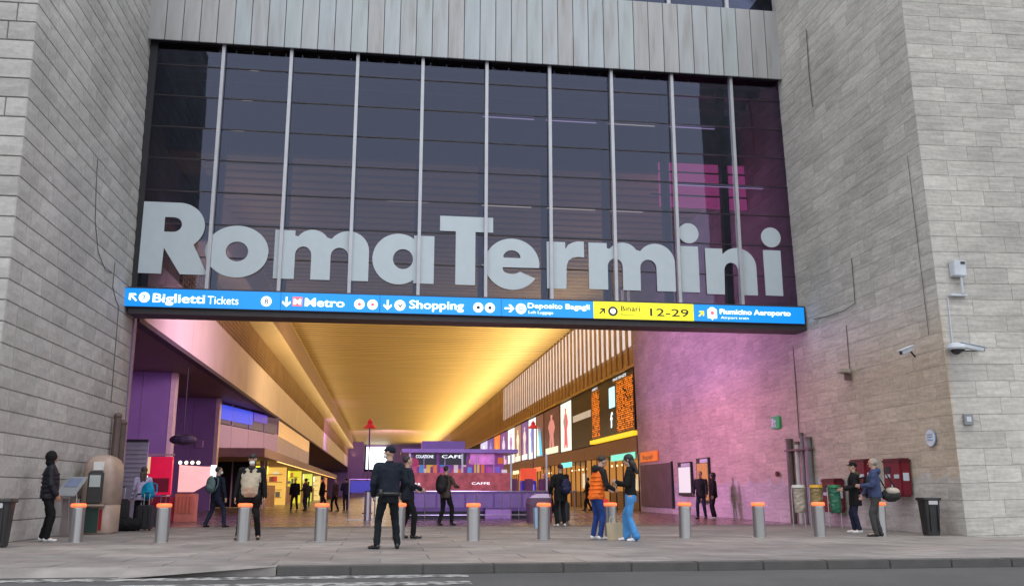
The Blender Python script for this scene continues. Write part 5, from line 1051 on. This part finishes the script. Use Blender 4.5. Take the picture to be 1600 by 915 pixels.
person('person in a lavender top bending over dark luggage by the beige booth, seen from behind', (-6.5, 26.6, 0), 10, 1.66, feet=((-0.14, 0), (0.14, 0.05)), lean=14, hands=((-0.3, 0.2, 0.75), (0.28, 0.25, 0.8)), top=LAV, topk='shirt', legs=BLK, shoes=BSH, hair=HAIRB, hairk='long')
person('person in a dark jacket striding with a grey rucksack, left behind the bearded man', (-4.75, 28.1, 0), -35, 1.72, feet=((-0.32, -0.1), (0.2, 0.12)), lean=4, head=(-30, 0), top=NAVY, legs=DJEAN, shoes=BSH, hair=HAIRK, extra=[('mask', mask, M_mask)])
def lapel(sx_):
    def f(bm, T, hd, HR): 
        capsule(bm, T((0.155*sx_, 0.1, -0.2)), T((0.15*sx_, 0.12, 0.1)), 0.07, 0.072); capsule(bm, T((0.15*sx_, 0.12, 0.1)), T((0.115*sx_, 0.06, 0.46)), 0.072, 0.06)
    return f
def scarf(bm, T, hd, HR): ell(bm, T((0, 0.1, 0.44)), (0.05, 0.05, 0.09)); ell(bm, T((0, 0.05, 0.55)), (0.08, 0.075, 0.05))
person('bearded man in open black coat over beige jumper, facing the street behind a bollard', (-2.83, 20.85, 0), 180, 1.80, feet=((-0.2, 0), (0.2, 0.03)), hands=((-0.3, 0.05, 0.86), (0.3, 0.05, 0.86)), bulk=1.22, belly=0.07, top=BEIGE, topk='shirt', arms=BLK, legs=BLK, shoes=BSH, hair=HAIRK, hairk='cap', hem=0.86,
       extra=[('beard', beard, M_mask), ('glasses', glasses, M_eye), ('coat_front', lapel(-1), BLK), ('coat_front', lapel(1), BLK), ('scarf', scarf, CHAR),
              ('coat_back', lambda bm, T, hd, HR: loft(bm, [(T((0, -0.06, -0.2)), 0.24, 0.13), (T((0, -0.06, 0.1)), 0.23, 0.13), (T((0, -0.05, 0.4)), 0.22, 0.12), (T((0, -0.02, 0.53)), 0.14, 0.085)], 22), BLK)])
HV = mat('hi_vis_green', lin(150, 210, 60), 0.5)
person('officer in dark navy uniform and peaked cap, seen from behind before the bollards', (0.13, 17.1, 0), 8, 1.80, feet=((-0.2, -0.02), (0.17, 0.03)), toes=(38, -8), hands=((-0.27, 0.1, 0.92), (0.25, 0.2, 1.0)), head=(58, 0), bulk=1.2, hem=0.9, top=DNAVY, legs=cloth('uniform_dark', (0.006, 0.008, 0.011, 1)), shoes=BSH, hair=DNAVY, hairk='cap',
       extra=[('mask', mask, M_mask), ('arm_badge', lambda bm, T, hd, HR: ell(bm, T((0.262, 0.0, 0.34)), (0.02, 0.05, 0.055)), HV),
              ('belt', lambda bm, T, hd, HR: loft(bm, [(T((0, 0, 0.0)), 0.215, 0.165), (T((0, 0, 0.05)), 0.215, 0.165)], 24), BSH), ('radio', lambda bm, T, hd, HR: box(bm, -0.2, -0.14, -0.16, -0.11, 0.88, 1.02), BSH)])
person('second officer with black hair facing right, mostly hidden behind the first officer', (0.55, 20.9, 0), -75, 1.76, feet=((-0.12, -0.1), (0.13, 0.12)), hands=((-0.25, 0.25, 1.05), (0.25, 0.25, 1.05)), bulk=1.1, top=DNAVY, legs=BLK, shoes=BSH, hair=HAIRK, hairk='short', extra=[('arm_badge', lambda bm, T, hd, HR: ell(bm, T((0.262, 0.0, 0.34)), (0.02, 0.05, 0.055)), HV)])
person('person in brown and black carrying a black rucksack, walking before the purple kiosk', (1.95, 28.6, 0), -40, 1.76, feet=((-0.16, -0.12), (0.15, 0.1)), hands=((-0.25, 0.2, 1.0), (0.24, 0.3, 1.15)), head=(-10, 8), top=BRN, legs=BLK, shoes=BSH, hair=HAIRK)
person('person all in black with white trainers and navy rucksack, right of the kiosk', (5.3, 27.4, 0), 15, 1.78, feet=((-0.13, 0), (0.14, 0.06)), hands=((-0.25, 0.2, 0.95), (0.25, 0.15, 0.9)), bulk=1.15, hem=0.72, top=BLK, legs=BLK, shoes=WSH, hair=mat('dark_red_hat', lin(55, 18, 30), 0.7), hairk='cap')
person('person in an orange quilted vest and blue trousers looking down, facing the woman in jeans', (4.62, 19.85, 0), -75, 1.76, feet=((-0.12, -0.02), (0.12, 0.03)), lean=9, head=(0, 25), hands=((-0.16, 0.36, 1.05), (0.16, 0.36, 1.05)), bulk=1.12, topk='puffer', top=ORNG, arms=CHAR, legs=BLUE, shoes=WSH, hair=HAIRK, hem=0.84, hood=CHAR)
person('woman with long black hair, black top and light blue jeans, facing left', (5.22, 19.1, 0), 68, 1.76, feet=((-0.1, -0.08), (0.16, 0.14)), toes=(12, -10), hands=((-0.1, 0.3, 1.2), (0.1, 0.3, 1.15)), head=(0, 12), bulk=0.96, hem=0.93, top=BLK, legs=JEAN, flare=0.03, shoes=WSH, hair=HAIRK, hairk='long')
person('left one of the couple in dark jackets in front of the ochre poster', (12.1, 34.3, 0), 140, 1.74, feet=((-0.16, 0), (0.14, 0.04)), bulk=1.15, hands=((-0.3, 0.2, 0.9), (0.24, 0.2, 0.95)), head=(0, 10), top=CHAR, legs=DJEAN, shoes=BSH, hair=HAIRK)
person('right one of the couple in black, turned towards the wall beside the ochre poster', (12.72, 34.6, 0), 80, 1.70, feet=((-0.12, 0), (0.12, 0.04)), bulk=1.2, hands=((-0.3, 0.1, 0.85), (0.28, 0.1, 0.85)), top=BLK, legs=BLK, shoes=WSH, hair=HAIRK, hairk='hood')
person('person in black with an olive fur hood and navy trousers, facing the maroon letter boxes', (11.85, 22.1, 0), 72, 1.70, feet=((-0.08, -0.03), (0.12, 0.06)), bulk=1.15, hem=0.68, hands=((-0.2, 0.3, 1.1), (0.22, 0.3, 1.1)), top=BLK, legs=DJEAN, shoes=WSH, hair=BLK, hairk='cap', hood=OLIV)
person('man in blue jacket and grey trousers with a shoulder bag, by the letter boxes', (11.38, 20.3, 0), 62, 1.74, feet=((-0.12, 0.06), (0.13, -0.05)), bulk=1.15, hem=0.88, hands=((-0.15, 0.3, 1.15), (0.2, 0.35, 0.8)), head=(-15, 0), top=BLJ, legs=GRYT, shoes=BSH, hair=HAIRG, hairk='thin', skin=SKIN, hood=BLJ)
# distant people
farp = [((-4.75, 52.3), 170, BLK, 'distant person in black on the left, near the lime yellow shop sign'), ((-4.15, 52.6), 60, CHAR, 'distant person in charcoal beside the one in black, by the lime yellow shop sign'), ((-3.1, 49.5), -80, BLK, 'distant lone dark figure just above the fourth bollard'),
        ((-2.45, 50.5), 120, BRN, 'distant person in brown left of the blue notice'), ((-1.95, 52.0), 20, DJEAN, 'distant person in dark blue nearest the blue notice'), ((-5.4, 70.0), 0, CHAR, 'farthest small dark figure on the left side of the hall'),
        ((6.6, 41.0), 30, BLK, 'distant person in black beyond the railing, right of the ticket machine'), ((7.3, 41.5), 150, BRN, 'distant person in brown beyond the railing, second right of the ticket machine'), ((8.3, 46.0), 200, NAVY, 'distant person in navy before the right shop fronts'), ((1.7, 38.9), 180, cloth('violet', lin(90, 60, 140)), 'kiosk seller in violet behind the orange counter, left side'), ((3.6, 38.9), 180, cloth('pink', lin(170, 90, 120)), 'kiosk seller in pink behind the orange counter, right side'),
        ((11.3, 50.5), 90, CHAR, 'distant person in grey entering the shop below the departures board')]
for i, ((x, y), h, m, lab) in enumerate(farp):
    person(lab, (x, y, 0), h, random.uniform(1.66, 1.8), feet=[((-0.14, -0.12), (0.13, 0.14)), ((-0.08, 0.0), (0.08, 0.03)), ((-0.1, 0.2), (0.1, -0.2))][i % 3], lean=[0, 5, 2][i % 3], hands=[None, ((-0.2, 0.25, 1.1), (0.26, 0.1, 0.85)), ((-0.26, -0.1, 0.85), (0.22, 0.2, 1.0))][i % 3], top=m, legs=[BLK, DJEAN, CHAR][i % 3], shoes=BSH, hair=[HAIRK, HAIRB][i % 2], far=True, bulk=1.12)

# ---------------------------------------------------------------- bags and luggage
def rucksack(label, loc, h, m, w_=0.16, hh=0.24):
    t = thing('rucksack', label, 'rucksack', loc, h)
    bm = bmesh.new(); ell(bm, (0, -0.02, 0), (w_, 0.1, hh), None, 16, 12); ell(bm, (0, -0.08, -hh*0.35), (w_*0.8, 0.07, hh*0.45), None, 16, 12); fuse('body', bm, 0.014, m, t, 2, 0.01)
    for sx_ in (-1, 1):
        bm = bmesh.new(); pts = [(sx_*w_*0.6, 0.05, -hh*0.7), (sx_*w_*0.9, 0.12, 0), (sx_*w_*0.65, 0.16, hh*0.75), (sx_*w_*0.5, 0.02, hh*0.9)]
        for a, b_ in zip(pts, pts[1:]): capsule(bm, a, b_, 0.018, 0.018)
        obj('strap', bm, m, t, smooth=True)
    bm = bmesh.new(); capsule(bm, (-0.04, 0, hh), (0.04, 0, hh), 0.012, 0.012); obj('handle', bm, m, t, smooth=True)
    return t
rucksack('turquoise rucksack on the back of the person in the lavender top', (-6.27, 26.32, 1.02), -25, cloth('turquoise', lin(0, 130, 170), 0.6), 0.2, 0.24)
rucksack('grey green rucksack worn by the striding person behind the bearded man', (-4.92, 27.9, 1.2), -35, cloth('grey_green', lin(85, 105, 105), 0.7), 0.16, 0.25)
rucksack('black rucksack on the person walking before the purple kiosk', (1.78, 28.42, 1.22), -40, cloth('rucksack_black', (0.015, 0.014, 0.016, 1), 0.6), 0.18, 0.29)
rucksack('navy rucksack on the person all in black right of the kiosk', (5.42, 27.2, 1.15), 12, cloth('rucksack_navy', lin(30, 30, 60), 0.6), 0.17, 0.24)
rucksack('large black rucksack on the person with the olive fur hood', (12.12, 22.02, 1.12), 72, cloth('rucksack_black', (0.015, 0.014, 0.016, 1), 0.6), 0.18, 0.28)
t = thing('shoulder_bag', 'black and white shoulder bag at the hip of the man in the blue jacket', 'bag', (11.7, 20.18, 0.93), 60)
bm = bmesh.new(); ell(bm, (0, 0, 0), (0.12, 0.22, 0.16)); fuse('body', bm, 0.014, cloth('bag_black', (0.02, 0.02, 0.02, 1), 0.5), t, 2, 0.01)
bm = bmesh.new(); ell(bm, (0.0, -0.03, 0.08), (0.125, 0.17, 0.1)); obj('flap', bm, mat('bag_white', (0.5, 0.52, 0.54, 1), 0.5), t, smooth=True)
bm = bmesh.new(); capsule(bm, (0, 0.1, 0.12), (-0.1, 0.28, 0.52), 0.015, 0.015); capsule(bm, (0, -0.12, 0.12), (-0.1, 0.1, 0.55), 0.015, 0.015); obj('strap', bm, CHAR, t, smooth=True)
def suitcase(label, loc, h, m, w_, d, hh, group=None):
    t = thing('suitcase', label, 'suitcase', loc, h, group)
    obj('shell', B(-w_/2, w_/2, -d/2, d/2, 0.05, hh, 0.04), m, t)
    for x in (-w_*0.35, w_*0.35):
        bm = bmesh.new(); tube(bm, (x-0.02, 0, 0.026), (x+0.02, 0, 0.026), 0.025, 10); obj('wheel', bm, BSH, t); bm = bmesh.new(); tube(bm, (x*0.5, 0.02, hh), (x*0.5, 0.02, hh+0.3), 0.008, 6); obj('handle_rod', bm, M_steel, t)
    obj('grip', B(-w_*0.2, w_*0.2, 0.0, 0.04, hh+0.3, hh+0.33, 0.008), BSH, t)
    for i in range(3): obj('rib', B(-w_*0.35 + i*w_*0.35 - 0.01, -w_*0.35 + i*w_*0.35 + 0.01, -d/2-0.012, -d/2+0.001, 0.12, hh-0.08), BSH, t)
    return t
SB = mat('suitcase_black', (0.016, 0.016, 0.02, 1), 0.4); SG = mat('suitcase_graphite', (0.035, 0.035, 0.04, 1), 0.35)
suitcase('tall black suitcase leaning by the beige booth, left of the lavender top', (-6.95, 26.3, 0), 8, SB, 0.45, 0.3, 0.82); suitcase('graphite suitcase right of the person in the lavender top', (-6.2, 25.9, 0), -12, SG, 0.42, 0.28, 0.66)
suitcase('navy suitcase farthest right of the luggage pile by the booth', (-5.9, 26.5, 0), 20, mat('suitcase_navy', (0.02, 0.02, 0.05, 1), 0.4), 0.38, 0.26, 0.6)
suitcase('black suitcase behind the person all in black, beside the grey domed bin', (5.95, 30.3, 0), -15, SB, 0.4, 0.28, 0.7)
t = thing('duffel_bag', 'soft black duffel bag lying in front of the tall black suitcase', 'bag', (-6.6, 25.6, 0), 15); bm = bmesh.new(); capsule(bm, (-0.22, 0, 0.17), (0.22, 0, 0.17), 0.17, 0.16); fuse('body', bm, 0.02, BLK, t, 2, 0.015, flat=0.002)
bm = bmesh.new(); capsule(bm, (-0.12, 0, 0.32), (0, 0, 0.42), 0.015, 0.015); capsule(bm, (0, 0, 0.42), (0.12, 0, 0.32), 0.015, 0.015); obj('handle', bm, CHAR, t, smooth=True)
def tote(name, label, loc, h, m, w_, d, hh):
    t = thing(name, label, 'bag', loc, h); bm = bmesh.new(); vs = box(bm, -w_/2, w_/2, -d/2, d/2, 0.002, hh)
    for v in vs[:4]: v.co.x *= 0.88; v.co.y *= 0.85
    obj('sack', bm, m, t)
    for y in (-d/2, d/2):
        bm = bmesh.new(); pts = [(-w_*0.25, y, hh), (-w_*0.15, y, hh+0.12), (w_*0.15, y, hh+0.12), (w_*0.25, y, hh)]
        for a, b_ in zip(pts, pts[1:]): tube(bm, a, b_, 0.008, 6)
        obj('handle', bm, m, t)
    return t
tote('shopping_bag', 'pale paper shopping bag on the ground between the orange vest and the woman in jeans', (4.93, 19.5, 0), 20, mat('paper_bag', lin(190, 175, 145), 0.7), 0.32, 0.16, 0.36)
tote('shopping_bag', 'red bag held behind the lit bollard next to the orange vest', (4.92, 20.6, 0.5), 5, mat('red_bag', lin(190, 45, 45), 0.5), 0.3, 0.14, 0.34)
tote('shopping_bag', 'pale blue plastic bag on the ground just left of the orange vest', (4.5, 26.5, 0.0), 5, mat('pale_blue_bag', lin(150, 175, 200), 0.4), 0.34, 0.2, 0.55)
t = thing('domed_bin', 'grey domed bin with a white arched top right of the purple kiosk', 'litter bin', (5.45, 32.2, 0))
bm = bmesh.new(); loft(bm, [((0, 0, 0), 0.42, 0.3), ((0, 0, 0.6), 0.45, 0.32), ((0, 0, 0.8), 0.4, 0.3)], 24, 4.0); obj('body', bm, mat('mauve_grey', lin(105, 80, 95), 0.5), t)
bm = bmesh.new(); loft(bm, [((0.05, 0, 0.801), 0.38, 0.28), ((0.1, 0, 0.9), 0.3, 0.22), ((0.12, 0, 0.94), 0.18, 0.14)], 24, 3.0); obj('lid', bm, mat('pale_lid', (0.7, 0.66, 0.68, 1), 0.4), t)

bpy.data.scenes.remove(scratch)
